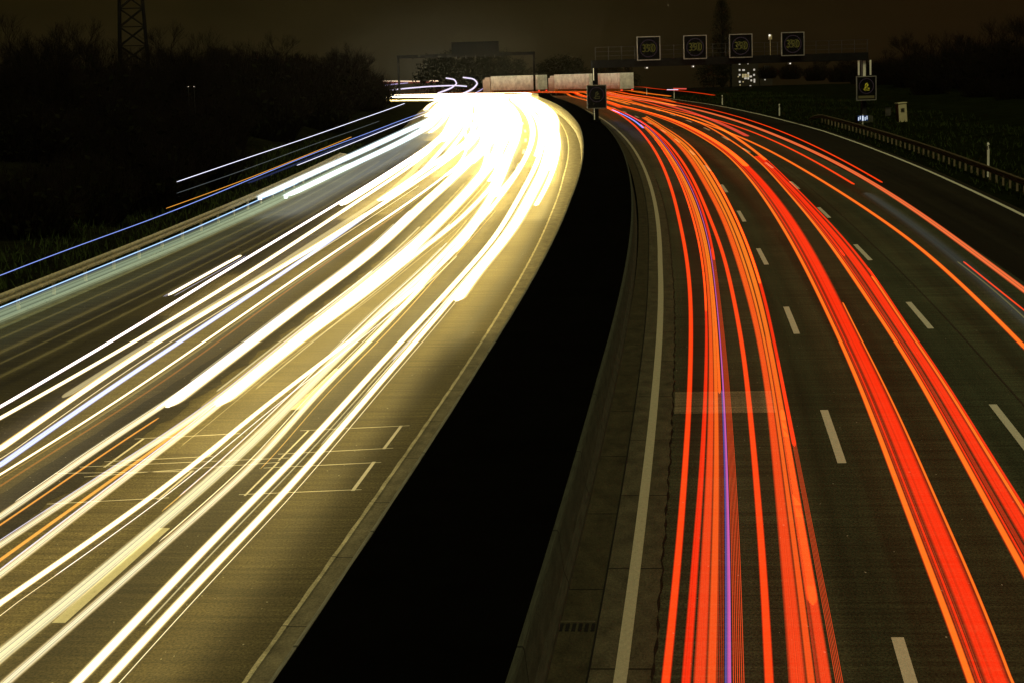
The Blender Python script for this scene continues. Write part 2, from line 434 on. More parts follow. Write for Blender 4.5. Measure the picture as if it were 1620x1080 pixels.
# thin bright outlines of the traffic loops in the inbound lanes
mb = MB()
def thin(a, b, wd=.022):
    A, B = survey([a, b]); d = Vector((B[0]-A[0], B[1]-A[1], 0)).normalized(); n = Vector((-d.y, d.x, 0))*wd
    A = Vector((A[0], A[1], .006)); B = Vector((B[0], B[1], .006))
    mb.quad(A-n, B-n, B+n, A+n, [(0, 0), ((B-A).length, 0), ((B-A).length, .05), (0, .05)])
for a, b, k in [((475, 681), (648, 673), 1), ((635, 673), (607, 710), 1.6), ((440, 718), (622, 708.5), 1), ((489, 680), (441, 728), 1),
             ((417, 740), (603, 731), 1), ((592, 730), (558, 776), 1.7), ((378, 782), (572, 774), 1), ((441, 730), (387, 784), 1),
             ((213, 694), (380, 685.6), 1), ((372, 684), (328, 723), 1), ((165, 730), (337, 721.5), 1), ((228, 693), (165, 739), 1.3),
             ((126, 738.5), (457, 724), 1), ((87, 748.5), (313, 745), 1), ((305, 744), (250, 790), 1.2), ((74, 797), (267, 787), 1), ((133, 754), (440, 731), 1)]:
    thin(a, b, .021*k)
tag(mb.build('loop_outline', M_loop), kind='structure')

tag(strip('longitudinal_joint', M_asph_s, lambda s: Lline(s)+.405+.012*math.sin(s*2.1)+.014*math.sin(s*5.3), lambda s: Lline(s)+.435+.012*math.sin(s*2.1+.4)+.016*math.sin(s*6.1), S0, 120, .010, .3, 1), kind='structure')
tag(strip('longitudinal_joint', M_black, lambda s: Lline(s)-.435, lambda s: Lline(s)-.41, S0, 200, .010, 2, 1), kind='structure')
dp = road(survey([(908, 992)]))[0]
r = empty('drain_grate', P(dp[0], dp[1]), -heading(dp[0]))
m_ = MB(); m_.box((0, .22, .012), (.58, .07, .03)); m_.build('frame', M_conc2, r)
m_ = MB()
for k in range(7): m_.box((-.27+k*.09, 0, .004), (.05, .36, .016))
m_.build('grate_bars', M_black, r)
tag(r, 'dark drain grate in the gutter beside the outbound edge line', 'drain')
# median: two concrete walls with a dark planted core between them
WL = lambda s: float(np.interp(s, [23, 47, 73, 95, 139, 182, 240, 330], [-7.22, -7.40, -7.48, -7.52, -7.32, -7.05, -6.95, -7.05]))
WR = lambda s: float(np.interp(s, [23, 44, 61, 89, 114, 137, 166, 186, 240], [-4.36, -4.50, -4.54, -4.60, -4.66, -4.72, -4.82, -4.92, -5.0]))
def wallprof(f, sgn, t):
    return [((lambda s, d=d: f(s)+sgn*d), z) for d, z in ((-.14, -.05), (-.13, .10), (-.06, .28), (0., .86), (.02, .9), (t, .9), (t, -.05))]
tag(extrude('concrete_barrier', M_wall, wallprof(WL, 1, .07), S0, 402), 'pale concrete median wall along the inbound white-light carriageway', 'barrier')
tag(extrude('concrete_barrier', M_wall2, wallprof(WR, -1, .09), S0, 402), 'dark concrete median wall along the outbound red-light carriageway', 'barrier')
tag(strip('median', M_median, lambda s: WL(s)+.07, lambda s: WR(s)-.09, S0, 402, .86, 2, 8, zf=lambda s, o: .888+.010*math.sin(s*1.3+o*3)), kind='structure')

# left bank and right verge
def bankz(s, o):
    d = -24.0-o
    return -.02+min(4.2, .02*d+.0105*d*d if d < 14 else 2.34+.05*(d-14))+.25*math.sin(s*.21+o)*min(1, max(0, d/6))
tag(strip('left_bank', M_bank, -64, -23.95, -30, 330, 0, 3, 16, zf=bankz), kind='structure')
def vergez(s, o):
    d = o-13.0
    return -.03+max(0, min(1.0, .035*(d-3)+.001*d*d))+.15*math.sin(s*.17+o*.8)*min(1, max(0, (d-4)/5))
tag(strip('right_verge', M_verge, lambda s: Rl(s)+.42, 60, -30, 360, 0, 3, 18, zf=vergez), kind='structure')

def grass(name, s0, s1, o0, o1, n, zf, h=(.15, .5), label=None):
    mb = MB(); r = random.Random(3)
    for _ in range(n):
        s = s0+(s1-s0)*r.random()**1.25; o = r.uniform(o0, o1)+.6*math.sin(s*.4)
        if zf is vergez and o < Rl(s)+.7: continue
        p = P(s, o, 0); p.z += zf(s, o); hh = r.uniform(*h); a = r.random()*6.28
        d = Vector((math.cos(a), math.sin(a), 0))*.03; t = Vector((r.gauss(0, .12), r.gauss(0, .12), hh))
        n0 = len(mb.v); mb.v += [tuple(p-d), tuple(p+d), tuple(p+t*.6+d*.6), tuple(p+t)]
        mb.f.append((n0, n0+1, n0+2, n0+3)); mb.uv += [(0, 0)]*4
    return tag(mb.build(name, M_grass), label, 'grass', kind='stuff')
grass('grass', 40, 170, -30, -24.3, 7000, bankz, label='dark rough grass at the foot of the left bank')
grass('grass', 70, 330, 13.2, 26, 9000, vergez, (.12, .4), label='dim green grass on the right verge behind the steel guardrail')

# ------------------------------------------------------------------ guardrails
def guardrail(off, s0, s1, post_step, label, side, mat, ends):
    root = empty('guardrail', P(s0, off if not callable(off) else off(s0)))
    f = off if callable(off) else (lambda s: off)
    prof = [(0, .42), (.045, .47), (.045, .52), (.0, .57), (.0, .60), (.045, .65), (.045, .70), (0, .75)]
    mb = MB(); n = int((s1-s0)/1.5); S = np.linspace(s0, s1, n+1); k = len(prof)
    for s in S:
        dz = 0.; 
        if ends:   # the beam dips into the ground at its far end
            q = (s-(s1-10))/10 if s > s1-10 else 0
            dz = -.72*q*q
        for o, z in prof: mb.v.append(tuple(P(s, f(s)+side*o, z+dz)))
        for o, z in reversed(prof): mb.v.append(tuple(P(s, f(s)+side*(o-.012), z+dz)))
    kk = 2*k
    for i in range(n):
        for j in range(kk):
            a = i*kk+j; b = i*kk+(j+1) % kk
            mb.f.append((a, b, b+kk, a+kk)); mb.uv += [(0, 0)]*4
    ob = mb.build('rail_beam', mat); ob.parent = root; ob.matrix_parent_inverse = Matrix.Translation(-root.location)
    s = s0+1; first = None
    while s < s1-6:
        p = P(s, f(s)-side*.09, 0)
        if first is None:
            pb = MB(); pb.box((0, 0, .34), (.11, .06, .76)); pb.box((.0, 0, .60), (.16, .05, .18))
            first = pb.build('post', mat)
            q = first
        else:
            q = first.copy(); COL.objects.link(q)
        q.parent = root; q.location = Vector(p)-root.location; q.rotation_euler = (0, 0, -heading(s))
        s += post_step
    return tag(root, label, 'guardrail')
guardrail(-24.1, 36, 152, 4.0, 'pale steel guardrail at the outer edge of the inbound carriageway', 1, M_steel, True)
RG = lambda s: float(np.interp(s, [80, 103, 130, 153, 192], [14.3, 14.45, 14.75, 14.95, 15.2]))
guardrail(RG, 80, 197, 2.0, 'brownish steel guardrail on short posts beside the hard shoulder', -1, mat_plain('dull_steel', (.20, .16, .10), .6, .2, .25, 4.), True)

# ------------------------------------------------------------------ delineators
def delineator(s, o, label, zoff=0., h=1.05):
    p = P(s, o, zoff); r = empty('delineator_post', p, -heading(s))
    mb = MB(); prof = [(-.06, -.05), (.06, -.05), (.07, 0), (.0, .06), (-.07, 0)]
    n = len(prof)
    for z in (-.1, h-.06): mb.v += [(x, y, z) for x, y in prof]
    mb.v += [(x, y, h+(.05 if y > 0 else -.02)) for x, y in prof]
    for l in range(2):
        for j in range(n): mb.f.append((l*n+j, l*n+(j+1) % n, (l+1)*n+(j+1) % n, (l+1)*n+j)); mb.uv += [(0, 0)]*4
    mb.f.append(tuple(2*n+j for j in range(n))); mb.uv += [(0, 0)]*n
    mb.build('post_body', M_white, r)
    b = MB(); z0 = h-.36
    b.v = [(-.064, -.054, z0), (.064, -.054, z0+.08), (.064, -.054, z0+.28), (-.064, -.054, z0+.2)]; b.f = [(0, 1, 2, 3)]; b.uv = [(0, 0)]*4
    bo = b.build('black_band', M_black, r)
    c = MB(); c.box((0, -.058, z0+.13), (.05, .006, .17)); c.build('reflector', M_white, bo)
    return tag(r, label, 'delineator', 'white delineator posts along the right edge')
delineator(114.9, 14.9, 'white delineator post with black band standing behind the guardrail, nearest the viewer', .1, 1.75)
delineator(208, 14.0, 'white delineator post on the grass just before the guardrail end', 0, 1.1)
delineator(252.5, 13.6, 'white delineator post beside the pale edge line, left of the guardrail end', 0, 1.1)
delineator(314.3, 13.3, 'small far delineator post under the short red light streak', 0, 1.15)
delineator(364, 13.2, 'farthest tiny delineator post just right of the white trucks', 0, 1.1)

# ------------------------------------------------------------------ matrix signs and gantries
def text_mesh(body, size, mat, name, parent, loc, rot, sx=1., ext=.004):
    cu = bpy.data.curves.new(name, 'FONT'); cu.body = body; cu.size = size; cu.align_x = 'CENTER'; cu.align_y = 'CENTER'; cu.extrude = ext
    cu.offset = -.004
    t = bpy.data.objects.new('tmp', cu); COL.objects.link(t)
    bpy.context.view_layer.update()
    me = bpy.data.meshes.new_from_object(t.evaluated_get(bpy.context.evaluated_depsgraph_get()))
    bpy.data.objects.remove(t)
    me.materials.clear(); me.materials.append(mat)
    o = link(name, me, parent); o.location = loc; o.rotation_euler = rot; o.scale = (sx, 1, 1)
    return o
def ring_mesh(name, mat, parent, r0, r1, loc):
    mb = MB(); n = 28
    for k in range(0, n):
        a, b = 2*math.pi*(k+.12)/n, 2*math.pi*(k+.88)/n
        mb.quad((r0*math.cos(a), 0, r0*math.sin(a)), (r1*math.cos(a), 0, r1*math.sin(a)), (r1*math.cos(b), 0, r1*math.sin(b)), (r0*math.cos(b), 0, r0*math.sin(b)))
    o = mb.build(name, mat, parent); o.location = loc
    return o
def matrix_sign(loc, rz, wd, ht, label, kind, cat='traffic sign', group=None):
    r = empty('matrix_sign', loc, rz)
    b = MB(); b.box((0, .14, 0), (wd-.06, .26, ht-.06)); b.build('sign_case', M_grey, r, .02)
    b = MB(); b.box((0, -.004, 0), (wd-.12, .02, ht-.12)); sc = b.build('sign_screen', M_screen, r)
    b = MB(); t = .075
    for x in (-1, 1): b.box((x*(wd/2-t/2), -.015, 0), (t, .05, ht))
    for z in (-1, 1): b.box((0, -.015, z*(ht/2-t/2)), (wd-2*t, .05, t))
    b.build('sign_frame', M_frame if kind != 'dark' else M_grey_frame, r)
    zc = 0. if kind == 'speed' else ht*.09
    ring_mesh('light_ring', M_ring, sc, wd*.34, wd*.375, (0, -.018, zc))
    if kind == 'speed':
        text_mesh('390', wd*.46, M_digit, 'digits', sc, (0, -.02, zc-.02), (math.pi/2, 0, 0), .88)
        text_mesh('80', wd*.50, M_digit3, 'digits', sc, (.05, -.023, zc), (math.pi/2, 0, 0), .8)
        b = MB()
        for x, z in ((-1, 1), (1, 1), (-1, -1), (1, -1)):
            for k in range(5):
                q = .16+.025*k
                b.box((x*q*wd, -.016, zc+z*q*wd), (.035, .004, .035))
        b.build('cross_dots', M_strip, sc)
    else:
        b = MB(); rr = random.Random(5)
        mt = M_digit2 if kind == 'bright' else M_digit
        if kind == 'dark': mt = M_strip
        for k in range(26):
            t_ = rr.random(); x = rr.uniform(-.16, .16)*(1-t_*.8)*wd; z = zc+(-.2+t_*.34)*wd
            b.box((x+.02, -.018, z), (.11*wd*.6, .004, .03*wd))
        b.build('figure_dots', mt, sc)
        b = MB(); b.box((0, -.018, -ht*.36), (wd*.8, .004, ht*.11)); b.build('text_strip', M_strip if kind == 'bright' else M_screen, sc)
    return tag(r, label, cat, group)
M_grey_frame = mat_plain('dull_frame', (.10, .10, .09), .5, .2, .15, 6.)

gs = 181.6
GL = P(gs, -5.40); GRp = survey([(1367, 190)])[0]; GR = Vector((GRp[0]*(GL.y+2.5)/GRp[1], GL.y+2.5, 0))
gdir = (GR-GL); glen = gdir.length; grz = math.atan2(gdir.y, gdir.x); gd = gdir.normalized()
def G(t, fwd, z): return GL+gd*t+Vector((gd.y, -gd.x, 0))*fwd+Vector((0, 0, z))     # fwd = towards the viewer
g = empty('sign_gantry', GL, grz)
def gpart(name, mb, mat, bevel=0.):
    return mb.build(name, mat, g, bevel)
zb = (H-at(950, 108, GL.y).z); zbot = at(950, 108, GL.y).z; ztop = at(950, 95.5, GL.y).z
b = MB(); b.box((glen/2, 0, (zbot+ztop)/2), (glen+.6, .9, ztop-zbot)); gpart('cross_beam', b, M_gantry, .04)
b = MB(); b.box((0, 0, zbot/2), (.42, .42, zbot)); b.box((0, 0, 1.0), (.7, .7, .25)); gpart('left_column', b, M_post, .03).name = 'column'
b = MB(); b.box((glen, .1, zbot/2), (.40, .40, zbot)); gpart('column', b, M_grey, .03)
b = MB(); b.box((glen, -.13, zbot-.85), (.24, .05, 1.6)); gpart('reflector_glint_strip', b, M_white)
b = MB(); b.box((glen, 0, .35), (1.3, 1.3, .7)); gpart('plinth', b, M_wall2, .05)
for dx in (-.55, .5):
    b = MB(); b.box((glen+dx, -.3, zbot-.65), (.13, .13, 1.3)); gpart('hanger', b, M_white)
b = MB()
for z in (.35, .72, 1.1): b.bar((0, -.42, ztop+z), (glen+.3, -.42, ztop+z), .016)
gpart('walkway_rail', b, M_grey)
first = None
for k in range(22):
    t = k*(glen+.2)/21
    b = MB(); b.box((0, 0, .56), (.045, .05, 1.14))
    if first is None: first = gpart('rail_post', b, M_grey)
    else:
        q = first.copy(); COL.objects.link(q); q.parent = g
    (first if k == 0 else q).location = (t, -.42, ztop)
for x, y in ((1023, 106), (1097, 103.5), (1253, 100)):
    p = at(x, y, GL.y); t = (p.x-GL.x)/gd.x
    b = MB(); b.box((t, -.2, zbot-.1), (.3, .3, .16)); ho = gpart('sensor_box', b, M_steel_d, .02)
    b = MB(); b.bar((t, -.38, zbot-.10), (t, -.34, zbot-.10), .06, .06, 10); b.build('sensor_light', M_lampw, ho)
p = at(1221, 60, GL.y); t = (p.x-GL.x)/gd.x
b = MB(); b.box((t, -.3, p.z+.05), (.22, .5, .42)); b.bar((t, -.3, ztop), (t, -.3, p.z-.15), .035); ch = gpart('camera_housing', b, M_cab, .03)
b = MB(); b.bar((t-.12, -.60, p.z+.2), (t-.12, -.56, p.z+.2), .09, .09, 10); b.build('camera_light', M_lampw, ch)
tag(g, 'dark steel sign gantry with walkway spanning the outbound carriageway', 'gantry')
for x, y, lab in ((1025, 77, 'framed square speed display, leftmost of four on the near gantry'), (1099.5, 75, 'framed square speed display, second from the left on the near gantry, left of the poplar'),
             (1173, 73, 'framed square speed display above the lit windows, third from the left on the near gantry'), (1257, 70, 'framed square speed display, rightmost of four on the near gantry, beside the small camera')):
    p = at(x, y, GL.y-.6); t = (p.x-GL.x)/gd.x
    matrix_sign(G(t, .75, p.z), grz, 2.05, 2.05, lab, 'speed', 'traffic sign', 'speed displays on the near gantry')
p = at(944, 153.5, GL.y-.5); matrix_sign(Vector((p.x, GL.y-.5, p.z)), grz, 1.72, 2.05, 'dark unlit display board on the gantry column in the median', 'dark')
p = at(1370.5, 140, GR.y-.6); matrix_sign(Vector((p.x, GR.y-.6, p.z)), grz, 1.80, 2.12, 'display board with bright yellow figure on the right gantry column', 'bright')
# narrow white strip painting the headlight glint on the median column
o = P(gs, -5.40); b = MB(); b.box((-.17, -.222, .9+.75), (.07, .01, 1.5)); b.build('reflector_glint_strip', M_white, g)
b = MB(); b.box((-.17, -.222, (zbot+4.1)/2+.3), (.07, .01, zbot-4.3)); b.build('reflector_glint_strip', M_white, g)

# far portal frame over the inbound carriageway, seen from behind
FL = at(632, 150, 396.); FR = at(846, 150, 396.); zf = float(zg(396))
fg = empty('portal_frame', (FL.x, 396, zf)); wd = FR.x-FL.x
zt = at(740, 85, 396.).z-zf
b = MB(); b.box((wd/2, 0, zt-.3), (wd+.5, .6, .62)); b.build('cross_beam', M_post, fg, .03)
for x in (0, wd):
    b = MB(); b.box((x, 0, zt/2-.3), (.42, .42, zt-.6)); b.box((x, 0, .3), (.9, .9, .8)); b.build('column', M_post, fg, .03)
xa, xb = at(714, 70, 395.6), at(789, 70, 395.6)
b = MB(); b.box(((xa.x+xb.x)/2-FL.x, -.45, at(750, 77, 395.6).z-zf), (xb.x-xa.x, .18, 2.5)); b.build('sign_back', mat_plain('sign_back_grey', (.003, .0033, .0036), .8, 0, .2, 1., 0.), fg, .03)
b = MB()
for k in range(5): b.box(((xa.x+xb.x)/2-FL.x+(k-2)*1.8, -.28, at(750, 79, 395.6).z-zf), (.12, .14, 3.2))
b.build('sign_bracket', M_grey, fg)
tag(fg, 'far thin portal frame over the inbound carriageway carrying a dark sign seen from behind', 'gantry')

# ------------------------------------------------------------------ roadside things on the right
cp = survey([(1427, 196)])[0]; cz = vergez(182, 21.3)
r = empty('control_cabinet', (cp[0], cp[1], 0.0), .3); r.rotation_euler = (0, -.06, .3)
b = MB(); b.box((0, 0, .88), (.80, .55, 1.72)); b.build('cabinet_body', M_cab, r, .03)
b = MB(); b.box((-.41, 0, .88), (.012, .5, 1.62)); b.build('side_panel', M_cabr, r)
b = MB(); b.box((0, 0, 1.79), (.9, .66, .08)); b.build('cabinet_roof', M_cab, r, .02)
b = MB()
for k in range(6): b.box((.0, -.285, 1.32-k*.06), (.36, .02, .03))
b.build('vent', M_black, r)
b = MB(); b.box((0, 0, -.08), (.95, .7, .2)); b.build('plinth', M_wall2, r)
tag(r, 'tilted beige metal cabinet with small dark vent, right of the gantry column', 'cabinet')
cp = survey([(1405, 188)])[0]
r = empty('junction_box', (cp[0], cp[1], 0), -.4)
b = MB(); b.box((0, 0, .5), (.45, .35, .95)); b.build('box_body', M_steel_d, r, .02)
b = MB(); b.box((0, 0, 1.0), (.5, .4, .05)); b.build('box_lid', M_grey, r, .01)
tag(r, 'low dark junction box between the gantry column and the beige cabinet', 'box')
bp = survey([(1365, 199)])[0]
r = empty('marker_sign', (bp[0], bp[1], 0), .0)
b = MB(); b.bar((0, .03, -.1), (0, .03, .95), .035, .035, 8); b.build('pole', M_white, r)
b = MB(); b.box((0, 0, .62), (.92, .03, .46)); pl = b.build('panel', M_blue, r, .01)
b = MB()
for x in (-.36, -.22, .0, .2, .36): b.box((x, -.018, .62+.05*math.sin(x*20)), (.07 if x else .13, .006, .3 if x else .42))
b.build('white_mark', mat_emit('glowing_marking', (.75, .85, 1.), 1.0), pl)  # marks are given a glow of their own to look lit
tag(r, 'small blue and white marker sign behind the guardrail below the right display board', 'sign')

# ------------------------------------------------------------------ pylon
pc = at(212, 95, 430.)
py = empty('lattice_pylon', (pc.x, 430, float(zg(430))), .12)
def halfw(z): return 3.25-.043*z
pc_ = [(-1, -1), (1, -1), (1, 1), (-1, 1)]
for x, y in pc_:
    b = MB(); b.bar((x*halfw(0), y*halfw(0), -.5), (x*halfw(44), y*halfw(44), 44), .30, .2, 4); b.build('leg', M_post, py)
b = MB(); z = 0.
while z < 42:
    dz = 4.2-.03*z
    for k in range(4):
        (x0, y0), (x1, y1) = pc_[k], pc_[(k+1) % 4]
        a0, a1 = halfw(z), halfw(z+dz)
        b.bar((x0*a0, y0*a0, z), (x1*a1, y1*a1, z+dz), .11, k=4); b.bar((x1*a0, y1*a0, z), (x0*a1, y0*a1, z+dz), .11, k=4)
        b.bar((x0*a1, y0*a1, z+dz), (x1*a1, y1*a1, z+dz), .08, k=4)
    z += dz
b.build('bracing', M_post, py)
for zz, ln_ in ((33, 9), (40, 7)):
    b = MB(); b.bar((-ln_, 0, zz), (ln_, 0, zz), .2, k=4); b.bar((-ln_, 0, zz), (0, 0, zz+2), .1, k=4); b.bar((ln_, 0, zz), (0, 0, zz+2), .1, k=4); b.build('cross_arm', M_post, py)
tag(py, 'tall dark lattice power pylon behind the trees at the upper left', 'pylon')

# ------------------------------------------------------------------ trees
def branch(mb, p, d, L, r, depth, rnd, up=.12, spread=.55, kids=3):
    segs = 3 if depth > 1 else 2; q = p.copy(); dd = d.copy()
    for k in range(segs):
        dd = (dd+Vector((rnd.gauss(0, .13), rnd.gauss(0, .13), rnd.gauss(up*.5, .08)))).normalized()
        n = q+dd*L/segs; r1 = r*(1-.28*(k+1)/segs)
        mb.bar(q, n, r*(1-.28*k/segs), r1, 5 if depth > 2 else 3, False)
        if depth > 0 and k >= (1 if segs == 3 else 0):
            for _ in range(kids if k == segs-1 else kids-1):
                a = rnd.random()*6.283; t = Vector((math.cos(a), math.sin(a), rnd.uniform(-.1, .6)))
                nd = (dd+t*spread*rnd.uniform(.7, 1.3)).normalized()
                branch(mb, n, nd, L*rnd.uniform(.55, .78), max(.008, r1*.6), depth-1, rnd, up, spread, kids)
        q = n
def bare_tree(seed, h, depth=4, spread=.6, lean=.0, nstem=1):
    rnd = random.Random(seed); root = empty('bare_tree')
    tb = MB(); cb = MB()
    for st in range(nstem):
        a = rnd.random()*6.28; base_p = Vector((math.cos(a)*.3*(nstem > 1), math.sin(a)*.3*(nstem > 1), -.3))
        d = Vector((rnd.gauss(0, .05+.1*(nstem > 1)), rnd.gauss(0, .05+.1*(nstem > 1)), 1)).normalized(); p = base_p.copy(); r = h*.016/(nstem**.5)
        for k in range(5):
            n = p+d*h*.11; tb.bar(p, n, r, r*.86, 7, False); r *= .86; p = n
            d = (d+Vector((rnd.gauss(0, .06), rnd.gauss(0, .06), .1))).normalized()
            if k >= 1:
                for _ in range(2):
                    a = rnd.random()*6.283
                    branch(cb, p, (Vector((math.cos(a), math.sin(a), rnd.uniform(.25, .9)))).normalized(), h*rnd.uniform(.16, .26), r*.5, depth-1, rnd, spread=spread)
        branch(cb, p, d, h*.2, r*.8, depth-1, rnd, spread=spread)
    tb.build('trunk', M_bark, root); cb.build('crown', M_twig, root)
    return root
def thicket(seed, w_, h, n=520, leaf=900):
    """bushy clump: many thin stems fanning out, small leaves clustered along them"""
    rnd = random.Random(seed); root = empty('shrub'); sb = MB(); lb = MB()
    for _ in range(n):
        a = rnd.random()*6.283; rr = w_*.5*math.sqrt(rnd.random()); p = Vector((math.cos(a)*rr*.8, math.sin(a)*rr*.8, -.2))
        hh = h*rnd.uniform(.55, 1.05)*(1-.45*(rr/(w_*.5))**2)
        t = Vector((math.cos(a)*rr*1.2+rnd.gauss(0, .3), math.sin(a)*rr*1.2+rnd.gauss(0, .3), hh))
        m = (p+t)/2+Vector((rnd.gauss(0, .15), rnd.gauss(0, .15), .1))
        sb.bar(p, m, .03, .02, 3, False); sb.bar(m, t, .02, .008, 3, False)
        for _k in range(2):
            e = t+Vector((rnd.gauss(0, .3), rnd.gauss(0, .3), rnd.uniform(-.1, .5))); sb.bar(m.lerp(t, .6), e, .012, .005, 3, False)
        for _k in range(max(1, leaf//n)):
            c = m.lerp(t, rnd.uniform(-.5, 1.)); sz = rnd.uniform(.10, .24)
            u = Vector((rnd.gauss(0, 1), rnd.gauss(0, 1), rnd.gauss(0, 1))).normalized(); v = u.orthogonal().normalized()
            c = c+Vector((rnd.gauss(0, .14), rnd.gauss(0, .14), rnd.gauss(0, .14)))
            lb.quad(c-u*sz, c-v*sz*.5, c+u*sz, c+v*sz*.5)
    sb.build('stems', M_twig, root); lb.build('foliage', M_leaf, root)
    return root
def leafy(seed, w_, h, name, ncl, shape):
    rnd = random.Random(seed); root = empty(name); tb = MB(); lb = MB()
    tb.bar((0, 0, -.5), (0, 0, h*.55), h*.02, h*.01, 7, False)
    for _ in range(ncl):
        z = rnd.random(); a = rnd.random()*6.283
        rad = w_*.5*shape(z)*math.sqrt(rnd.uniform(.15, 1)); c = Vector((math.cos(a)*rad, math.sin(a)*rad, h*(.06+.94*z)))
        if rnd.random() < .15: tb.bar((0, 0, max(0, c.z-h*.12)), c, h*.004, h*.0015, 3, False)
        for _k in range(14):
            q = c+Vector((rnd.gauss(0, 1), rnd.gauss(0, 1), rnd.gauss(0, 1)))*w_*.055; sz = w_*rnd.uniform(.012, .03)
            u = Vector((rnd.gauss(0, 1), rnd.gauss(0, 1), rnd.gauss(0, 1.))).normalized(); v = u.orthogonal().normalized()
            lb.quad(q-u*sz, q-v*sz*.6, q+u*sz, q+v*sz*.6)
    tb.build('trunk', M_bark, root); lb.build('crown', M_leaf, root)
    return root

protos = [bare_tree(11, 9.5), bare_tree(23, 8.0, spread=.75), bare_tree(35, 8.5, nstem=3), bare_tree(47, 7.0, spread=.5, nstem=4)]
shr = [thicket(1, 5.5, 3.4), thicket(2, 6.5, 4.2), thicket(3, 4.5, 2.8)]
used = set()
def place(proto, p, sc, rz, label, cat, group):
    o = proto if proto.name not in used else copy_tree(proto)
    used.add(proto.name); o.location = p; o.scale = (sc, sc, sc*random.uniform(.9, 1.1)); o.rotation_euler = (0, 0, rz)
    return tag(o, label, cat, group)
rnd = random.Random(99)
# (x of the photograph, y of the crown top, depth, prototype)
left_trees = [(8, 20, 165, 0), (52, 44, 185, 2), (75, 62, 150, 3), (100, 26, 190, 0), (138, 30, 180, 1), (165, 54, 205, 2), (240, 62, 200, 3), (276, 34, 210, 1), (300, 60, 180, 2),
              (325, 52, 215, 0), (352, 64, 235, 3), (385, 60, 225, 2), (415, 66, 240, 0), (440, 56, 245, 1), (470, 78, 250, 3), (500, 84, 262, 2), (535, 82, 268, 3), (548, 80, 270, 2), (562, 88, 272, 3)]
TL = ['bare tree at the far left edge of the left bank', 'bare tree second from the left edge on the bank', 'low many-stemmed bare tree third from the left edge', 'tall bare tree left of the pylon, fourth from the left edge', 'broad bare tree next left of the pylon',
      'many-stemmed bare tree directly in front of the pylon', 'low bare tree touching the right side of the pylon', 'tall broad bare tree next right of the pylon', 'bare many-stemmed tree second right of the pylon',
      'bare tree third right of the pylon', 'low bare tree fourth right of the pylon', 'bare tree midway along the left tree line', 'slim bare tree just right of the middle of the left tree line', 'broad bare tree over the black middle of the bank',
      'low bare tree fifth from the road end of the left tree line', 'bare tree fourth from the road end of the left tree line', 'bare tree third from the road end of the left tree line', 'bare tree second from the road end, with lights glinting behind', 'bare tree at the road end of the left tree line beside the white glare']
HT = {0: 9.5*.93, 1: 8.*.95, 2: 8.5*.95, 3: 7.*.97}
for (x, y, Y, k), lab in zip(left_trees, TL):
    p = at(x, 150, Y); so_r = road([(p.x, Y)])[0]; zz = float(zg(Y))+(bankz(so_r[0], max(-64, so_r[1])) if so_r[1] < -24 else 0)
    top = at(x, y, Y).z
    place(protos[k], (p.x, Y, zz), (top-zz)/HT[k], rnd.random()*6.28, lab, 'tree', 'bare trees along the left bank')
n = 0
for x, y, Y, k in [(5, 88, 150, 1), (45, 92, 155, 0), (90, 90, 160, 1), (135, 92, 165, 2), (180, 94, 170, 1), (215, 92, 178, 0), (255, 88, 182, 1), (295, 84, 190, 1), (330, 82, 196, 0), (365, 80, 205, 1), (400, 78, 214, 0), (435, 82, 222, 1),
                   (470, 86, 232, 1), (500, 92, 240, 0), (530, 95, 248, 1), (545, 100, 255, 2), (558, 104, 262, 0), (572, 112, 268, 2), (20, 150, 118, 0), (95, 160, 122, 1), (170, 150, 130, 2), (250, 150, 140, 0), (330, 140, 152, 1), (410, 130, 168, 2), (490, 125, 192, 0),
                   (566, 135, 262, 2), (15, 260, 88, 2), (110, 235, 95, 0), (200, 215, 104, 2), (300, 195, 118, 0)]:
    p = at(x, 150, Y); so_r = road([(p.x, Y)])[0]; zz = float(zg(Y))+(bankz(so_r[0], max(-64, so_r[1])) if so_r[1] < -24 else 0)
    place(shr[k], (p.x, Y, zz-.1), max(.5, (at(x, y, Y).z-zz)/(3.4, 4.2, 2.8)[k]), rnd.random()*6.28, 'dark leafless shrub in the black thicket on the left bank', 'shrub', 'shrubs in the black thicket on the left bank')
# right side woodland
for i, (x, y, Y, k) in enumerate([(1400, 74, 300, 1), (1440, 60, 290, 2), (1480, 48, 280, 0), (1520, 52, 265, 3), (1560, 34, 255, 1), (1600, 26, 245, 0), (1640, 20, 240, 2), (1340, 88, 330, 3), (1300, 92, 340, 2)]):
    p = at(x, 150, Y)
    place(protos[k], (p.x, Y, .8), (at(x, y, Y).z-.8)/HT[k], rnd.random()*6.28, ['bare tree behind the right gantry column', 'many-stemmed bare tree above the beige cabinet', 'bare tree second right of the beige cabinet', 'low bare tree in the middle of the right wood', 'broad bare tree in the upper right wood', 'tall bare tree next to the right edge', 'bare tree half outside the right edge', 'low bare tree just behind the right end of the gantry', 'many-stemmed bare tree right of the rightmost speed display'][i], 'tree', 'bare trees in the right wood')
for i, (x, y, Y, k) in enumerate([(1215, 112, 360, 0), (1250, 108, 350, 1), (1290, 104, 335, 0), (1330, 100, 320, 1), (1370, 94, 310, 0), (1410, 88, 300, 1), (1450, 82, 285, 0), (1490, 76, 270, 1), (1530, 74, 256, 0), (1570, 66, 246, 1), (1610, 60, 238, 0), (1470, 120, 235, 2), (1560, 120, 215, 2), (1610, 125, 205, 0)]):
    p = at(x, 150, Y)
    place(shr[k], (p.x, Y, .5), max(.6, (at(x, y, Y).z-.5)/(3.4, 4.2, 2.8)[k]), rnd.random()*6.28, 'dark shrub in the black undergrowth of the right wood', 'shrub', 'shrubs in the right wood')
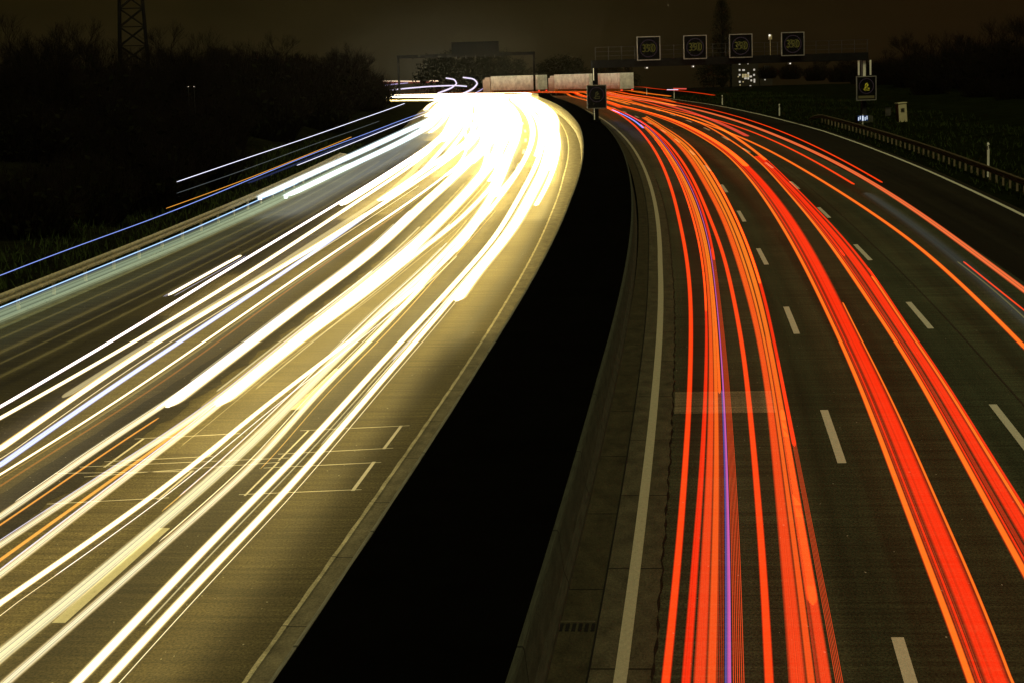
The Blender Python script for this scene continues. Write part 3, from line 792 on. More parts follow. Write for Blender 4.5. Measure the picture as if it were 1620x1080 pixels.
def ground_place(o, x, Y, top, hproto, label, cat):
    p = at(x, 100, Y); z = float(zg(Y)); s = (at(x, top, Y).z-z)/hproto
    o.location = (p.x, Y, z); o.scale = (s, s, s); return tag(o, label, cat)
pop = leafy(61, 6.0, 22, 'poplar_tree', 620, lambda z: (.35+1.3*z)*(1-z)**.55*1.25)
ground_place(pop, 1143, 520, 0, 22, 'tall slim poplar rising behind the near gantry', 'tree')
rt = leafy(62, 11, 9, 'round_tree', 260, lambda z: math.sqrt(max(0., 1-(2*z-.75)**2)) if z < .875 else .6*(1-z)/.125)
ground_place(rt, 1128, 500, 84+8, 9, 'dark rounded tree at the foot of the poplar', 'tree')
far_proto = leafy(63, 12, 9, 'far_tree', 160, lambda z: math.sqrt(max(0., 1-(2*z-.8)**2)) if z < .9 else .5)
for i, (x, top, Y) in enumerate([(695, 92, 620), (722, 84, 640), (752, 82, 630), (782, 86, 650), (812, 98, 640), (868, 100, 600), (885, 92, 590), (905, 96, 600), (960, 108, 640), (985, 106, 640)]):
    o = far_proto if i == 0 else copy_tree(far_proto)
    ground_place(o, x, Y, top, 9, ['first dark far tree left of the portal sign', 'dark far tree under the left half of the portal sign', 'dark far tree under the right half of the portal sign', 'dark far tree right of the portal sign', 'low far tree left of the right portal column', 'low far tree right of the right portal column', 'taller far tree between portal column and median display board', 'far tree next left of the median display board', 'far tree behind the white trucks', 'far tree above the tail of the white trucks'][i], 'tree')
    o['group'] = 'far trees on the skyline'

# ------------------------------------------------------------------ buildings with lit windows
def block(x0, x1, top, Y, label, wins, mat=M_render):
    a, b_ = at(x0, 120, Y), at(x1, 120, Y); z0 = float(zg(Y)); zt = at((x0+x1)/2, top, Y).z
    r = empty('apartment_block', ((a.x+b_.x)/2, Y, z0)); wd = b_.x-a.x
    m = MB(); m.box((0, 6, (zt-z0)/2), (wd, 12, zt-z0)); m.build('wall', mat, r)
    m = MB(); m.box((0, 6, zt-z0+.2), (wd+.6, 12.6, .4)); m.box((wd*.2, 6, zt-z0+1.4), (3, 3, 2.2)); m.build('roof', M_grey, r)
    for (x, y, wx, wy, k) in wins:
        p = at(x, y, Y); m = MB(); m.box((p.x-(a.x+b_.x)/2, -.05, p.z-z0), (wx, .1, wy)); m.build('window', (M_win, M_winw)[k], r)
    return tag(r, label, 'building')
W = []
for cx, cy, k, big in [(295, 603, 1, 0), (425, 600, 1, -1), (295, 700, 1, 0), (357, 700, 1, 1), (522, 695, 1, 0), (295, 775, 1, 0), (347, 775, 0, 0), (387, 772, 0, 1), (387, 800, 0, 1), (387, 828, 1, 1), (430, 750, 1, 0), (430, 778, 0, 0), (430, 803, 0, 0), (430, 830, 1, 0),
               (467, 800, 1, 1), (520, 775, 1, 0), (347, 803, 0, 0), (477, 860, 1, 0), (525, 850, 1, 0), (525, 880, 1, 0), (298, 883, 1, 0), (350, 883, 0, -1), (303, 932, 0, -1), (463, 950, 1, 0), (275, 803, 0, -1)]:
    W.append((1140+cx/9.82, 40+cy/9.82, {1: 1.3, 0: .85, -1: .6}[big], {1: .85, 0: .95, -1: .6}[big], k))
block(1158, 1200, 98, 1100, 'distant dark apartment block with a cluster of lit windows under the gantry', W)
W2 = [(1140+cx/9.82, 40+cy/9.82, .6, .6, 1) for cx, cy in ((638, 775), (640, 822), (690, 850), (760, 797))]
block(1202, 1222, 112, 1150, 'small distant block right of the lit apartment block with four faint windows', W2)

# distant street lights beyond the left tree line
for i, (x, y) in enumerate([(298, 137.5), (307, 137.5), (537, 129), (545, 129), (552, 128.5), (563, 128.5)]):
    p = at(x, y, 560.); z0 = float(zg(560)); r = empty('street_lamp', (p.x, 560, z0))
    if i < 2: p = at(x, y, 150.); r.location = (p.x, 150., p.z-3.2); z0 = p.z-3.2
    hz = p.z-z0
    m = MB(); m.bar((0, 0, -.2), (0, 0, hz), *((.07, .05) if i >= 2 else (.02, .012)), 6); m.build('pole', M_black, r)
    m = MB(); m.box((0, -.1, hz), (.3, .3, .12)) if i >= 2 else m.box((0, -.05, hz), (.05, .05, .04)); m.build('lamp_head', M_lampw, r)
    tag(r, ['left one of two tiny lights in the black thicket', 'right one of two tiny lights in the black thicket', 'tiny far lamp, leftmost of four at the end of the left tree line', 'tiny far lamp, second of four at the end of the left tree line', 'tiny far lamp, third of four at the end of the left tree line', 'tiny far lamp, rightmost of four at the end of the left tree line'][i], 'street lamp', 'tiny far lamps on the left')

# ------------------------------------------------------------------ trucks in the far outbound lane
def truck():
    r = empty('articulated_truck')     # origin under the trailer rear, x forward
    m = MB(); m.box((6.9, 0, 2.58), (13.6, 2.5, 2.75)); m.build('trailer_box', M_tarp, r, .04)
    m = MB(); m.box((6.9, 0, 1.08), (13.4, 1.1, .22)); m.box((3.4, 0, .8), (4.2, 2.3, .25)); m.box((9.2, 0, .72), (3., 2.4, .5)); m.build('trailer_frame', M_grey, r)
    m = MB(); m.box((15.15, 0, 2.0), (2.1, 2.45, 2.7)); m.box((14.9, 0, 3.5), (1.5, 2.3, .5)); cb = m.build('cab', M_cabw, r, .12)
    m = MB(); m.box((16.21, 0, 2.5), (.03, 2.1, .8)); m.build('windscreen', M_glass, cb)
    m = MB(); m.box((13.9, 0, .75), (4.8, 1.0, .3)); m.build('tractor_frame', M_grey, r)
    for x in (1.9, 3.2, 4.5, 13.1, 15.9):
        for y in (-1, 1):
            m = MB(); m.bar((x, y*1.22, .5), (x, y*.92, .5), .5, .5, 16); wh = m.build('wheel', M_tyre, r)
            m = MB(); m.bar((x, y*1.225, .5), (x, y*1.20, .5), .26, .22, 12); m.build('rim', M_steel_d, wh)
    for y in (-.95, .95):
        m = MB(); m.box((.06, y, 1.0), (.06, .34, .14)); m.build('tail_lamp', M_tail, r)
    return r
tr = truck()
for i, (s, lab) in enumerate(((361.5, 'white articulated truck, last of three in the far bend, right of the median board'), (379, 'white articulated truck in the middle of the far row, left of the median board'), (396.5, 'white articulated truck leading the far row, behind the portal column'))):
    o = tr if i == 0 else copy_tree(tr)
    a = P(s, 9.2); b_ = P(s+14, 9.2)
    o.location = a; o.rotation_euler = (0, -math.atan2(b_.z-a.z, (b_-a).xy.length), math.atan2(b_.y-a.y, b_.x-a.x))
    tag(o, lab, 'truck', 'white trucks in the far bend')

# ------------------------------------------------------------------ light trails: ribbons of lamp light hanging at lamp height over the lanes
def srange(a, b):
    out = [a]+[a+d for d in (.08, .25, .5, .9) if a+d < b-1]; s = out[-1]
    while s < b:
        s += max(.8, min(4., s*.022)); 
        out.append(min(s, b))
    out = [q for q in out if q < b-1.]+[b-d for d in (.9, .5, .25, .08, 0) if b-d > a]
    return sorted(set(out))
def ribbon(name, fo0, fo1, s0, s1, z, mat, parent=None, th=.012):
    bot = UNDER.get(mat)
    S = srange(s0, s1); mb = MB()
    for s in S:
        a, b = fo0(s), fo1(s); e = min(s-s0, s1-s)/max(.4, 2.2*abs(b-a)); q = .5-.5*math.sqrt(max(0., 1-(1-min(1., e+.02))**2)); a, b = a+(b-a)*q, b-(b-a)*q; zz = z(s) if callable(z) else z
        for o, dz in ((a, 0), (b, 0), (b, -th), (a, -th)): mb.v.append(tuple(P(s, o, zz+dz)))
    for i in range(len(S)-1):
        k = i*4
        u0, u1 = S[i], S[i+1]
        mb.f.append((k, k+1, k+5, k+4)); mb.uv += [(0, u0), (1, u0), (1, u1), (0, u1)]
        mb.f.append((k+1, k+2, k+6, k+5)); mb.uv += [(1, u0), (1, u0), (1, u1), (1, u1)]
        mb.f.append((k+2, k+3, k+7, k+6)); mb.uv += [(1, u0), (0, u0), (0, u1), (1, u1)]
        mb.f.append((k+3, k, k+4, k+7)); mb.uv += [(0, u0), (0, u0), (0, u1), (0, u1)]
    n = len(mb.v)
    mb.f += [(0, 3, 2, 1), (n-4, n-3, n-2, n-1)]; mb.uv += [(.5, s0)]*4+[(.5, s1)]*4
    o = mb.build(name, mat, parent)
    if bot is not None:
        o.data.materials.append(bot)
        for k, p in enumerate(o.data.polygons):
            if k < 4*(len(S)-1) and k % 4 == 2: p.material_index = 1
    return o
UNDER = {}

SEND = 452
def trail(pts, r, mat, label, z=.65, s0=None, s1=SEND, far=None, group='white headlight trails', grow=95., deg=3, cat='light trail', r1=None):
    f, a, b = track(pts, z, deg)
    if s0 is None: s0 = 14.
    if s0 == 'cut': s0 = a
    if s1 == 'cut': s1 = b
    fe = f(b)
    def fo(s):
        if far is not None and s > b:
            q = min(1., (s-b)/70.); q = q*q*(3-2*q); return fe+(far-fe)*q
        return f(s)
    rr = lambda s: (r if r1 is None or s > r1[0] else r1[1])*(1+max(0, s-45)/grow)
    o = tag(ribbon('light_trail', lambda s: fo(s)-rr(s), lambda s: fo(s)+rr(s), s0, s1, z, mat, None, .10 if mat is CW else .06 if mat is CBd else .012), label, cat, group)
    if mat in (W1, W2m, W3):
        q = random.Random(len(pts)*31+int(pts[0][0])+int(1000*r))
        for k in range(4):
            c = q.choice((-1, 1))*q.uniform(1.05, 1.9); hw = q.uniform(.05, .16); a_ = max(s0, q.uniform(14, 60)); b_ = q.uniform(60, 115)
            if b_ > s1: b_ = s1
            if b_-a_ < 8: continue
            ribbon('strand', lambda s, c=c, hw=hw: fo(s)+rr(s)*(c-hw), lambda s, c=c, hw=hw: fo(s)+rr(s)*(c+hw), a_, b_, z-.03-.01*k, q.choice(FINE), o)
    return o

WARM = (1., .80, .24); YEL = (1., .60, .09); COOL = (.80, .88, 1.); ORG = (1., .36, .05)
FD = (35., 160., .28); FD2 = (32., 115., .11)
W1 = mat_beam((1., .92, .66), (1., .70, .22), 8., .06, .25, 9., None, FD, .34)
W2m = mat_beam((1., .90, .58), (1., .66, .18), 5., .06, .6, 8., None, (32., 115., .22), .34)
WARMU = (1., .81, .31)
UNDER[W1] = mat_beam(WARMU, YEL, 13., .8, 0., 14., None, (35., 160., .52), .34)
UNDER[W2m] = mat_beam(WARMU, YEL, 9., .8, 0., 14., None, (35., 160., .52), .34)
FINE = [mat_beam((1., .88, .55), (.7, .5, .2), 1.3, .3), mat_beam((1., .62, .16), (.6, .3, .05), .7, .3), mat_beam((.9, .80, .45), (.5, .4, .15), .55, .4), mat_beam((.85, .80, 1.), (.4, .35, .5), .9, .3), mat_beam((.7, .5, .16), (.3, .2, .06), .35, .5)]
W3 = mat_beam((.96, .88, .52), (.9, .66, .22), 4., .12, .5, 9., None, (40., 120., .25))
W4 = mat_beam((1., .85, .45), YEL, 1.8, .15, .5, 8.)
WP = mat_beam((.95, .78, .38), (.9, .6, .2), .55, .3, .5, 6.)
CB = mat_beam((.62, .72, 1.), (.25, .3, .8), 1.5, .25, .4, 5.)
CBd = mat_beam((.45, .70, 1.), (.2, .3, .7), 1.25, .25)
CW = mat_beam((.84, .94, 1.), (.40, .52, .50), 3.2, .08, .35, 5., None, None, .42)
PG = mat_beam((.52, .64, .40), (.42, .44, .24), .52, .35, .5, 9., None, None, .3)
OR = mat_beam((1., .42, .06), (.8, .25, .03), .9, .3)
ORd = mat_beam((.6, .18, .02), (.4, .12, .02), .35, .3)

trail([(122, 1078), (259, 936), (370, 817), (415, 778), (518, 669), (600, 576), (674, 498), (737, 428), (781, 380), (823, 307), (858, 225)], 0.102, W1, 'white headlight trail, left one of the pair nearest the median wall', far=-9.6)
trail([(167, 1078), (333, 898), (444, 787), (533, 684), (622, 580), (715, 473), (748, 430), (797, 380), (836, 310), (866, 225)], 0.094, W1, 'white headlight trail, right one of the pair nearest the median wall', far=-9.1)
trail([(722, 476), (752, 430), (805, 372), (842, 305), (872, 232)], 0.213, W1, 'broad white glare starting with a blunt end beside the median, right of the nearest pair', z=1.0, s0='cut', far=-8.8)
trail([(10, 1078), (148, 958), (274, 847), (370, 765), (455, 687), (459, 661), (570, 554), (637, 487), (667, 450), (718, 395)], 0.107, W2m, 'cream headlight trail passing just right of the worn lane dashes', far=-11.0, r1=None)
trail([(0, 1036), (111, 947), (259, 821), (370, 728), (415, 684), (500, 598), (556, 543), (604, 491), (678, 428), (718, 387)], 0.164, W3, 'broad greyish white trail just left of the worn lane dashes', far=-12.2)
trail([(0, 953), (111, 876), (259, 774), (370, 682), (444, 619), (519, 567), (600, 500), (644, 469), (726, 391)], 0.090, W1, 'thin bright white trail crossing the loop outlines, left of the broad greyish trail', far=-12.9)
trail([(0, 908), (111, 822), (204, 750), (296, 682), (352, 636), (444, 558), (556, 484), (600, 451), (640, 413), (723, 353), (773, 300)], 0.115, W2m, 'white trail with an orange streak on its left, third in the middle lane', far=-13.9)
trail([(0, 861), (111, 787), (204, 725), (278, 682), (345, 636), (463, 535), (537, 480), (600, 428), (660, 380), (735, 310)], 0.115, W2m, 'white trail with an orange streak on its right, fourth in the middle lane', far=-14.4)
trail([(345, 640), (444, 560), (550, 476), (620, 425), (690, 355), (760, 280)], 0.246, W1, 'broad white glare starting with a blunt end in the middle lane', z=1.0, s0='cut', far=-13.4)
trail([(0, 885), (111, 805), (204, 738), (287, 682), (330, 645)], .05, OR, 'thin orange streak between two white trails in the middle lane', z=.62, s1='cut', group='coloured thin trails', deg=2)
trail([(0, 817), (93, 754), (167, 695), (259, 643), (370, 565), (481, 480), (600, 395), (643, 340), (707, 287), (753, 240)], 0.123, W2m, 'white trail hugging the dark joint on its right side', far=-15.6)
trail([(265, 643), (372, 562), (481, 478), (600, 392), (650, 340), (712, 285), (762, 235)], 0.221, W1, 'broad white glare with a blunt end beside the dark joint', z=1.0, s0='cut', far=-15.0)
trail([(0, 830), (93, 768), (185, 700), (250, 660)], .03, OR, 'hair thin orange line under the trail hugging the dark joint', z=.6, s1='cut', group='coloured thin trails', deg=2)
# slow lane
trail([(0, 750), (111, 682), (222, 610), (444, 456), (556, 380), (640, 325), (720, 265)], 0.045, W1, 'thin white trail nearest the dark joint in the slow lane', far=-17.0, grow=60)
trail([(0, 735), (185, 606), (370, 484), (500, 396), (580, 340)], .10, CB, 'bluish violet trail between white trails in the slow lane', far=-17.3, group='coloured thin trails')
trail([(0, 710), (222, 557), (370, 467), (519, 378), (570, 345), (650, 293), (745, 222)], 0.115, W1, 'thick white trail in the middle of the slow lane', far=-17.6)
trail([(100, 628), (259, 528), (389, 453), (500, 380), (580, 330)], .13, WP, 'faded yellowish trail that begins part way in the slow lane', s0='cut', far=-18.2)
trail([(0, 661), (185, 557), (370, 446), (474, 379), (570, 315), (660, 255)], 0.098, W1, 'white trail on the outer side of the faded yellowish one', far=-18.6)
trail([(0, 643), (185, 535), (333, 443), (437, 380), (540, 318), (640, 255), (727, 187)], .07, mat_beam((1., .88, .75), (.7, .5, .6), 4., .2), 'thin pinkish white trail at the outer side of the slow lane', far=-19.0)
trail([(267, 467), (325, 435), (381, 404)], 0.082, W1, 'short isolated white dash of light in the outer lane', s0='cut', s1='cut', deg=1)
trail([(0, 768), (120, 690), (225, 628), (340, 545), (450, 462), (556, 388), (640, 330)], .035, ORd, 'dull orange hairline beside the dark joint', z=.6, s1='cut', group='coloured thin trails')
trail([(540, 325), (640, 260), (715, 205), (745, 185)], 0.164, W1, 'broad white glare starting in the distance at the outer slow lane', s0='cut', far=-19.6)
trail([(600, 318), (690, 255), (762, 205)], 0.180, W1, 'broad white glare starting in the distance in the middle of the slow lane', s0='cut', far=-18.0)
# pale bluish lorry light on the outer lane
trail([(0, 487), (218, 398), (267, 380), (411, 315), (470, 290)], .05, CBd, 'thin pale blue trail in front of the left guardrail', z=1.0, s1='cut', group='bluish outer trails')
trail([(411, 313), (500, 271), (600, 226), (640, 207), (690, 185)], .26, CW, 'icy white trail in the outer lane, upper of two', z=1.0, s0='cut', group='bluish outer trails', grow=70)
trail([(452, 311), (540, 268), (600, 241), (673, 203)], .24, CW, 'icy white trail in the outer lane, lower of two', z=.9, s0='cut', group='bluish outer trails', grow=70)
trail([(0, 500), (110, 455), (218, 412), (330, 365), (450, 310), (560, 258)], .68, PG, 'wide pale green veil of light along the outer edge of the road', z=.5, s1='cut', group='bluish outer trails', grow=300)
# high thin lines of lorry marker lamps over the outer lane
HI = mat_beam((.85, .85, 1.), (.4, .4, .9), 1.6, .3); HIb = mat_beam((.30, .42, 1.), (.1, .15, .8), 1.1, .3)
HD = mat_beam((.35, .40, .42), (.2, .25, .25), .28, .3); HDB = mat_beam((.05, .07, .22), (.03, .04, .16), .3, .5)
def high(pts, r, mat, label, z, s1='cut', s0='cut'):
    return trail(pts, r, mat, label, z=z, s0=s0, s1=s1, grow=130., group='high thin lamp lines over the outer lane')
high([(0, 436), (93, 399), (259, 341), (393, 285), (500, 240), (600, 204), (640, 187), (695, 169)], .035, HIb, 'long thin blue line of light running in from the left edge', 2.2, s0=30.)
high([(263, 330), (330, 306), (393, 283), (480, 247), (556, 217)], .035, OR, 'thin orange line of light above the blue one', 2.6)
high([(280, 288), (390, 250), (496, 215), (560, 192), (600, 178), (640, 164)], .04, HI, 'topmost thin white line of light above the left bank', 3.2)
high([(280, 306), (390, 268), (507, 224), (600, 192)], .03, HD, 'faint grey line of light below the topmost white line', 3.0)
high([(393, 290), (480, 255), (560, 222), (640, 190), (700, 172)], .10, HDB, 'dark blue veil of light between thin lines', 2.3)
high([(470, 262), (560, 225), (640, 192), (690, 174)], .035, HI, 'thin white line beside the dark blue veil', 2.2)
# extra glowing ribbons added to fill out the far white glare
rr_ = random.Random(17)
lanes = [(-9.0, 95), (-9.6, 120), (-10.3, 135), (-10.9, 100), (-11.9, 150), (-12.5, 112), (-13.1, 160), (-13.8, 128), (-14.6, 118), (-15.3, 145), (-16.1, 150), (-16.8, 128), (-17.4, 160), (-18.3, 140), (-19.1, 175), (-20.2, 190), (-21.0, 215), (-22.0, 240), (-18.8, 285), (-19.6, 292), (-20.5, 300), (-21.4, 306), (-22.3, 312), (-23.2, 318), (-24.0, 322)]
GLm = mat_beam((1., .92, .66), YEL, 2.4, .3)
UNDER[GLm] = mat_beam(WARMU, YEL, 11., .8, 0., 10.)
for k, (o, s) in enumerate(lanes):
    f = lambda q, o=o, s=s: o+.5*math.exp(-(q-s)/25.)*math.sin(o*7)
    rr = lambda q: .13+.0014*(q-80)
    ob = ribbon('light_trail', lambda q: f(q)-rr(q), lambda q: f(q)+rr(q), s, SEND, .62+.02*(k % 4), GLm)
    tag(ob, 'white trail merged in the far white glare of the inbound bend', 'light trail', 'trails merged in the far white glare')

# far hooks and level lines beyond the bend
def freetrail(pts, Yf, r, mat, label, group):
    Q = []
    px = np.array(pts, float); n = 24; t = np.linspace(0, len(px)-1, n)
    xs = np.interp(t, range(len(px)), px[:, 0]); ys_ = np.interp(t, range(len(px)), px[:, 1])
    for _ in range(3):
        xs[1:-1] = (xs[:-2]+2*xs[1:-1]+xs[2:])/4; ys_[1:-1] = (ys_[:-2]+2*ys_[1:-1]+ys_[2:])/4
    for x, y in zip(xs, ys_): Q.append(at(x, y, Yf(y)))
    mb = MB()
    for a, b in zip(Q[:-1], Q[1:]): mb.bar(a, b, r, r, 5, False)
    return tag(mb.build('light_trail', mat), label, 'light trail', group)
VI = mat_emit('violet_white_light', (.85, .76, 1.), 1.1); VId = mat_emit('dim_violet_light', (.5, .42, .75), .8); PK = mat_emit('peach_light', (1., .75, .5), 1.3); RDf = mat_emit('far_red_light', (1., .12, .08), .7)
dep = lambda y: 600-(y-120)*5.2
hk = 'hooked violet trails beyond the bend'
freetrail([(706, 124), (719, 126), (723, 133), (714, 140), (693, 148)], dep, .19, VI, 'hooked violet white trail, leftmost of the far hooks', hk)
freetrail([(733, 123), (749, 125), (756, 132), (749, 141), (730, 150)], dep, .21, VI, 'hooked violet white trail, largest and second from left of the far hooks', hk)
freetrail([(768, 129), (772, 133), (764, 141), (752, 148)], dep, .13, VId, 'thin hooked trail, third from left of the far hooks', hk)
freetrail([(791, 127), (798, 130), (796, 138), (782, 150)], dep, .15, VI, 'small hooked trail, rightmost of the far hooks', hk)
for j, l in enumerate(('left', 'middle', 'right')):
    freetrail([(776+j*6, 134.5), (780+j*6, 139), (776+j*5, 146), (768+j*5, 153)], dep, .2, mat_emit('greenish_white_light', (.85, 1., .85), 1.0), 'greenish white far squiggle, %s of three beside the rightmost hook' % l, hk)
freetrail([(598, 145), (640, 140.5), (680, 137), (720, 135.5), (738, 137)], dep, .16, VI, 'level violet white line of light over the far bend', 'level far lines of light')
freetrail([(600, 137), (620, 134), (645, 131.5)], dep, .13, VId, 'short dim violet line left of the portal column', 'level far lines of light')
freetrail([(597, 128.5), (630, 128.8), (664, 129)], lambda y: 620., .14, PK, 'peach dotted line of far lamps beside the left tree line', 'level far lines of light')
freetrail([(679, 128.5), (694, 128.5)], lambda y: 620., .17, PK, 'short peach dash of light under the portal beam', 'level far lines of light')
freetrail([(598, 131), (640, 131.5), (690, 130)], lambda y: 625., .16, mat_emit('far_dull_red', (.5, .1, .08), .4), 'dull red far line under the peach one', 'level far lines of light')
freetrail([(1065, 140.6), (1086, 140.9)], lambda y: 420., .13, RDf, 'short red streak behind the right delineators', 'level far lines of light')
freetrail([(1055, 142.3), (1073, 142.3)], lambda y: 420., .07, VI, 'short white dash just under the short red streak', 'level far lines of light')
freetrail([(988, 138), (998, 138.3)], lambda y: 415., .08, VI, 'tiny white dash right of the last truck', 'level far lines of light')

# ------------------------------------------------------------------ red tail light trails
RED = (1., .020, .001); REDo = (1., .048, .003); ORA = (1., .165, .010); AMB = (1., .24, .012); DR = (.55, .02, .004)
R1m = mat_beam(REDo, RED, 1.1, .3)
Rb = mat_beam(ORA, REDo, 1.05, .6, .5, 26., REDo, None, .2, (1., .045, .006))
Ra = mat_beam(AMB, ORA, 1.1, .6, .45, 26., ORA, None, .2, (1., .075, .007))
Rr = mat_beam(RED, (.8, .02, .002), 1.0, .6, .25, 6.)
Rd = mat_beam((.85, .03, .006), DR, .75, .35, .65, 18., DR)
Rs = mat_beam(ORA, RED, 1.05, .45)
Rp = mat_beam((.85, .10, .50), (.55, .06, .35), 1.0, .5, .4, 7., (.5, .12, .5))
Rl = mat_beam((1., .07, .012), (.5, .02, .004), .8, .5)
Rbl = mat_beam((.12, .10, .50), (.08, .03, .25), .7, .5, .4, 6.)
Rw = mat_beam((1., .13, .03), RED, 1.05, .4, .5, 5., (.85, .2, .06))
for m_ in (R1m, Rb, Ra, Rr, Rs, Rw): UNDER[m_] = mat_beam((1., .09, .012), RED, .40, .4)
RG_ = 'red tail light trails'
def rgrow(s): return 1+max(0, s-90)/160.
def lines(u0, u1, n, mat, sa=None, sb=None, fill=.5):
    w_ = (u1-u0)/n
    return [(u0+k*w_, u0+(k+fill)*w_, mat, sa, sb) for k in range(n)]
def band(left, right, parts, label, z=.85, s1=SEND, s0=14., zs=.0):
    fl, a0, b0 = track(left, z, 4); fr, a1, b1 = track(right, z, 4)
    b = min(b0, b1)
    root = empty('light_trail', P(30, fl(30), 0))
    for k, (u0, u1, mat, sa, sb) in enumerate(parts):
        lo = lambda s, u=u0: fl(s)+(fr(s)-fl(s))*u-(rgrow(s)-1)*.035
        hi = lambda s, u=u1: fl(s)+(fr(s)-fl(s))*u+(rgrow(s)-1)*.035
        o = ribbon('strand', lo, hi, s0 if sa is None else sa, s1 if sb is None else sb, z+.012*k, mat)
        o.parent = root; o.matrix_parent_inverse = Matrix.Translation(-root.location)
    return tag(root, label, 'light trail', RG_)
def single(pts, r, mat, label, z=.8, s0=14., s1=SEND):
    return trail(pts, r, mat, label, z=z, s0=s0, s1=s1, group=RG_, grow=130.)

single([(1053, 1080), (1072.6, 884), (1081.5, 770), (1090, 640), (1092, 587), (1092, 460), (1085, 400), (1073, 344), (1051, 270), (1021, 218), (988, 186), (958.5, 169.6)], .058, R1m, 'single red trail nearest the left edge line of the outbound road', s1=232)
band([(1077, 1080), (1093, 884), (1103.7, 765), (1112.6, 620), (1114, 460), (1107, 400), (1088, 325), (1055, 250), (1030, 215), (1004, 190), (965, 172)],
     [(1179, 1080), (1172, 878.5), (1166, 775), (1157, 650), (1148, 555), (1136, 460), (1129, 400), (1108, 325), (1066, 250), (1038, 215), (1008, 190), (968, 172)],
     [(0., .16, Rr, None, 150), (.0, .16, Rb, 55, 175), (.19, .40, Rb, None, 175), (.40, .56, Ra, None, 170), (.54, .68, Ra, 42, 170), *lines(.56, .68, 4, Rd, None, 60), (.68, .725, Rbl, None, 42), (.72, .79, Rp, None, 200), *lines(.81, 1., 6, Rl, None, 70), (.80, 1., Rr, 66, 180)],
     'broad orange band of trails with a violet thread, in the left outbound lane', s1=200)
single([(1018, 203), (1004, 190), (985, 180), (969, 174)], .05, mat_beam((.25, .28, 1.), (.2, .1, .6), 1.3, .3), 'short blue trail at the far start of the broad orange band', z=1.0, s0='cut', s1='cut')
single([(1217, 1080), (1207, 893), (1197, 765), (1188, 667), (1175, 549), (1157.6, 460), (1144, 400), (1118, 336), (1081, 258.5), (1044, 214), (999, 184), (958.5, 168)], .058, R1m, 'single red trail between the two broad orange bands', s1=236)
band([(1247.4, 1080), (1234, 887), (1223.7, 765), (1210.4, 620), (1197, 537), (1177.8, 460), (1159, 400), (1142, 350), (1110, 290), (1073, 232), (1040, 203)],
     [(1333, 1080), (1315.6, 985), (1292, 870), (1273, 775), (1247.4, 650), (1229.6, 561), (1207.4, 460), (1186, 395), (1162, 340), (1137, 293), (1092, 230), (1050, 203)],
     [(0., .34, Rb, None, None), (.34, .50, Ra, None, None), (.51, .57, Rd, None, 50), (.52, .80, Ra, 26, None), (.56, .80, Rb, None, 40), *lines(.86, 1., 5, Rl, None, 46), (.80, 1., Rr, 36, 110), (.80, .97, Rs, 60, None)],
     'broad orange band of trails along the first row of lane dashes', s1=190)
band([(1530, 1080), (1502, 999), (1460.6, 891), (1423, 790), (1402, 731), (1371.7, 650), (1339.7, 569), (1311, 508), (1295.6, 475.6), (1259.4, 403), (1220.6, 337), (1181.7, 281), (1140, 237), (1114, 221), (1051, 188), (977, 168)],
     [(1602, 1080), (1569, 991), (1519, 874), (1480, 790), (1446.7, 711), (1410.6, 633), (1369, 551), (1347, 510), (1323, 459), (1290, 398), (1251, 337), (1212, 289), (1160, 240), (1134, 223), (1066, 188), (983, 168)],
     [(0., .19, Rs, None, None), (.19, .25, Rd, None, None), (.245, .32, Rr, None, None), (.32, .35, Rd, None, None), (.345, .93, Rr, None, None), (.92, 1., Rs, None, 56), (.34, .92, Rs, 115, None)],
     'bright red band left of centre in the middle outbound lane', s1=455)
band([(1688, 1045), (1620, 916), (1591, 860.6), (1552, 790), (1524, 736), (1480, 655.6), (1432.8, 569), (1391, 507), (1356.7, 456), (1317.8, 398), (1273, 339), (1231.7, 292), (1192.8, 248), (1162, 229), (1095, 188), (1014, 168)],
     [(1775, 1045), (1700, 930), (1616, 798.6), (1557.8, 705.6), (1510.6, 628), (1460.6, 553), (1428, 510), (1384.4, 439), (1340, 384), (1290, 331), (1242.8, 284), (1195.6, 239.5), (1180, 229), (1112, 188), (1020, 168)],
     [(0., .20, Rs, None, None), (.20, .27, Rr, None, 125), (.27, .42, Rd, None, 70), (.27, .42, Rr, 68, 125), (.42, .84, Rr, None, 125), (.82, .94, Rs, None, 62), (.92, 1., Rr, None, 64), (.60, 1., Rs, 120, None), (.82, .97, Rr, 60, 122)],
     'bright red band right of centre in the middle outbound lane', s1=455)
single([(1620, 548), (1546, 474), (1447, 384), (1351, 318), (1273, 270), (1199, 229), (1125, 199), (1051, 177), (977, 158.5)], .075, Rs, 'orange red trail crossing the right edge of the photo, left side of the slow lane', s0=30.)
single([(1351, 292), (1273, 247), (1218, 220), (1144, 192), (1051, 171)], .06, R1m, 'thin red trail that stops with a round end in the slow lane', s0='cut')
single([(1620, 459), (1540, 400), (1458, 340), (1384, 292), (1310, 251), (1236, 218), (1162, 190), (1088, 170), (1014, 158.5)], .12, Rw, 'thick pinkish red trail with a pale thread on the right of the slow lane', s0=40.)
single([(1395.5, 289), (1310, 242), (1236, 208), (1162, 182.6), (1099, 168), (1014, 155)], .05, R1m, 'outermost thin red trail ending beside the hard shoulder', s0='cut')
single([(1620, 491), (1570, 452), (1524, 414)], .03, R1m, 'short thin red trail entering at the right edge of the photo', s0=50., s1='cut')
single([(1182.6, 216), (1125, 189), (1070, 171)], .13, mat_beam((.9, .07, .04), RED, .9, .4, .4, 4.), 'fuzzy pinkish red trail ending early in the slow lane', s0='cut')
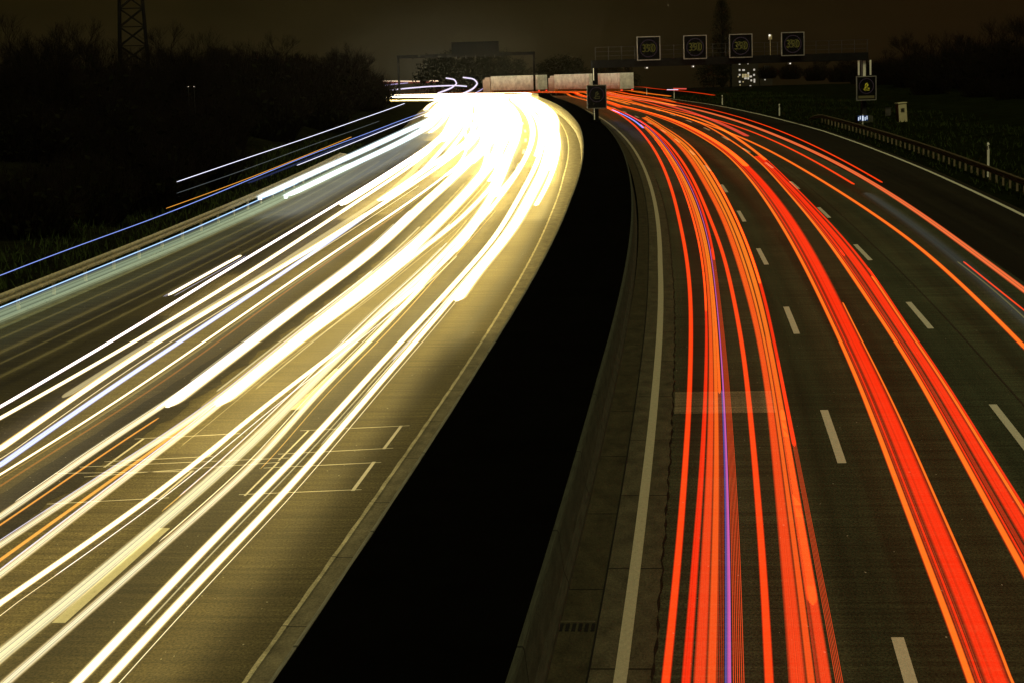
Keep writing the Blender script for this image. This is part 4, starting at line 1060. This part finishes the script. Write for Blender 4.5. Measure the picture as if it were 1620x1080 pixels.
# faint glowing ribbons standing in for the blurred ghost of a lorry
GHm = mat_beam((.032, .040, .038), (.022, .018, .009), .75, 1., .25, 4., None, None, .45)
trail([(1620, 505), (1540, 432), (1450, 360), (1370, 305)], .34, GHm, 'faint bluish grey veil of light between the two slow lane trails', z=.5, s0=40., s1='cut', group='faint veils of light', grow=500)
single([(1620, 502), (1570, 455), (1515, 414)], .03, mat_beam((.20, .17, .05), (.1, .08, .03), .5, .3), 'faint olive thread beside the short thin red trail', s0=50., s1='cut')
# far bunch of red on the bend
for k, (o, z) in enumerate([(-2.2, .8), (-1.0, .85), (.9, .8), (2.2, .9), (3.2, .8), (4.8, .85), (6.1, .9), (6.9, .8), (8.2, 1.0), (9.6, .85), (10.6, 1.5)]):
    ob = ribbon('light_trail', lambda q, o=o: o-.28, lambda q, o=o: o+.28, 205+11*(k % 5)+3*k, 455, z, (mat_beam(ORA, RED, .72, .4), mat_beam(REDo, RED, .7, .3), mat_beam(AMB, ORA, .75, .4))[k % 3])
    tag(ob, 'red trail merged in the far red bend left of the median board', 'light trail', 'red trails merged in the far bend')

# faint olive light streaks over the outer inbound lanes, added as glowing ribbons
FS = mat_beam((.15, .115, .03), (.05, .038, .012), .5, .7, .55, 5., None, None, .45)
for k, (o, r_, sa, sb) in enumerate([(-19.6, .16, 34, 130), (-20.3, .10, 40, 150), (-20.9, .22, 36, 140), (-21.7, .12, 44, 160), (-22.4, .18, 40, 120)]):
    ob = ribbon('light_trail', lambda q, o=o, r_=r_: o-r_+.12*math.sin(q*.045+o), lambda q, o=o, r_=r_: o+r_+.12*math.sin(q*.045+o), sa, sb, .35, FS)
    tag(ob, 'faint olive streak of light over the dark outer inbound lane', 'light trail', 'faint veils of light')

# night air over the motorway
hz = MB(); hz.box((0, 640, 4), (1500, 1340, 96))
hm, nt = nodes_of('night_air')
pv = N(nt, 'ShaderNodeVolumePrincipled'); pv.inputs['Density'].default_value = .000028; pv.inputs['Color'].default_value = (.85, .79, .55, 1); pv.inputs['Anisotropy'].default_value = .2
ho_ = N(nt, 'ShaderNodeOutputMaterial'); nt.links.new(pv.outputs[0], ho_.inputs['Volume'])
hzo = tag(hz.build('haze', hm), kind='stuff')
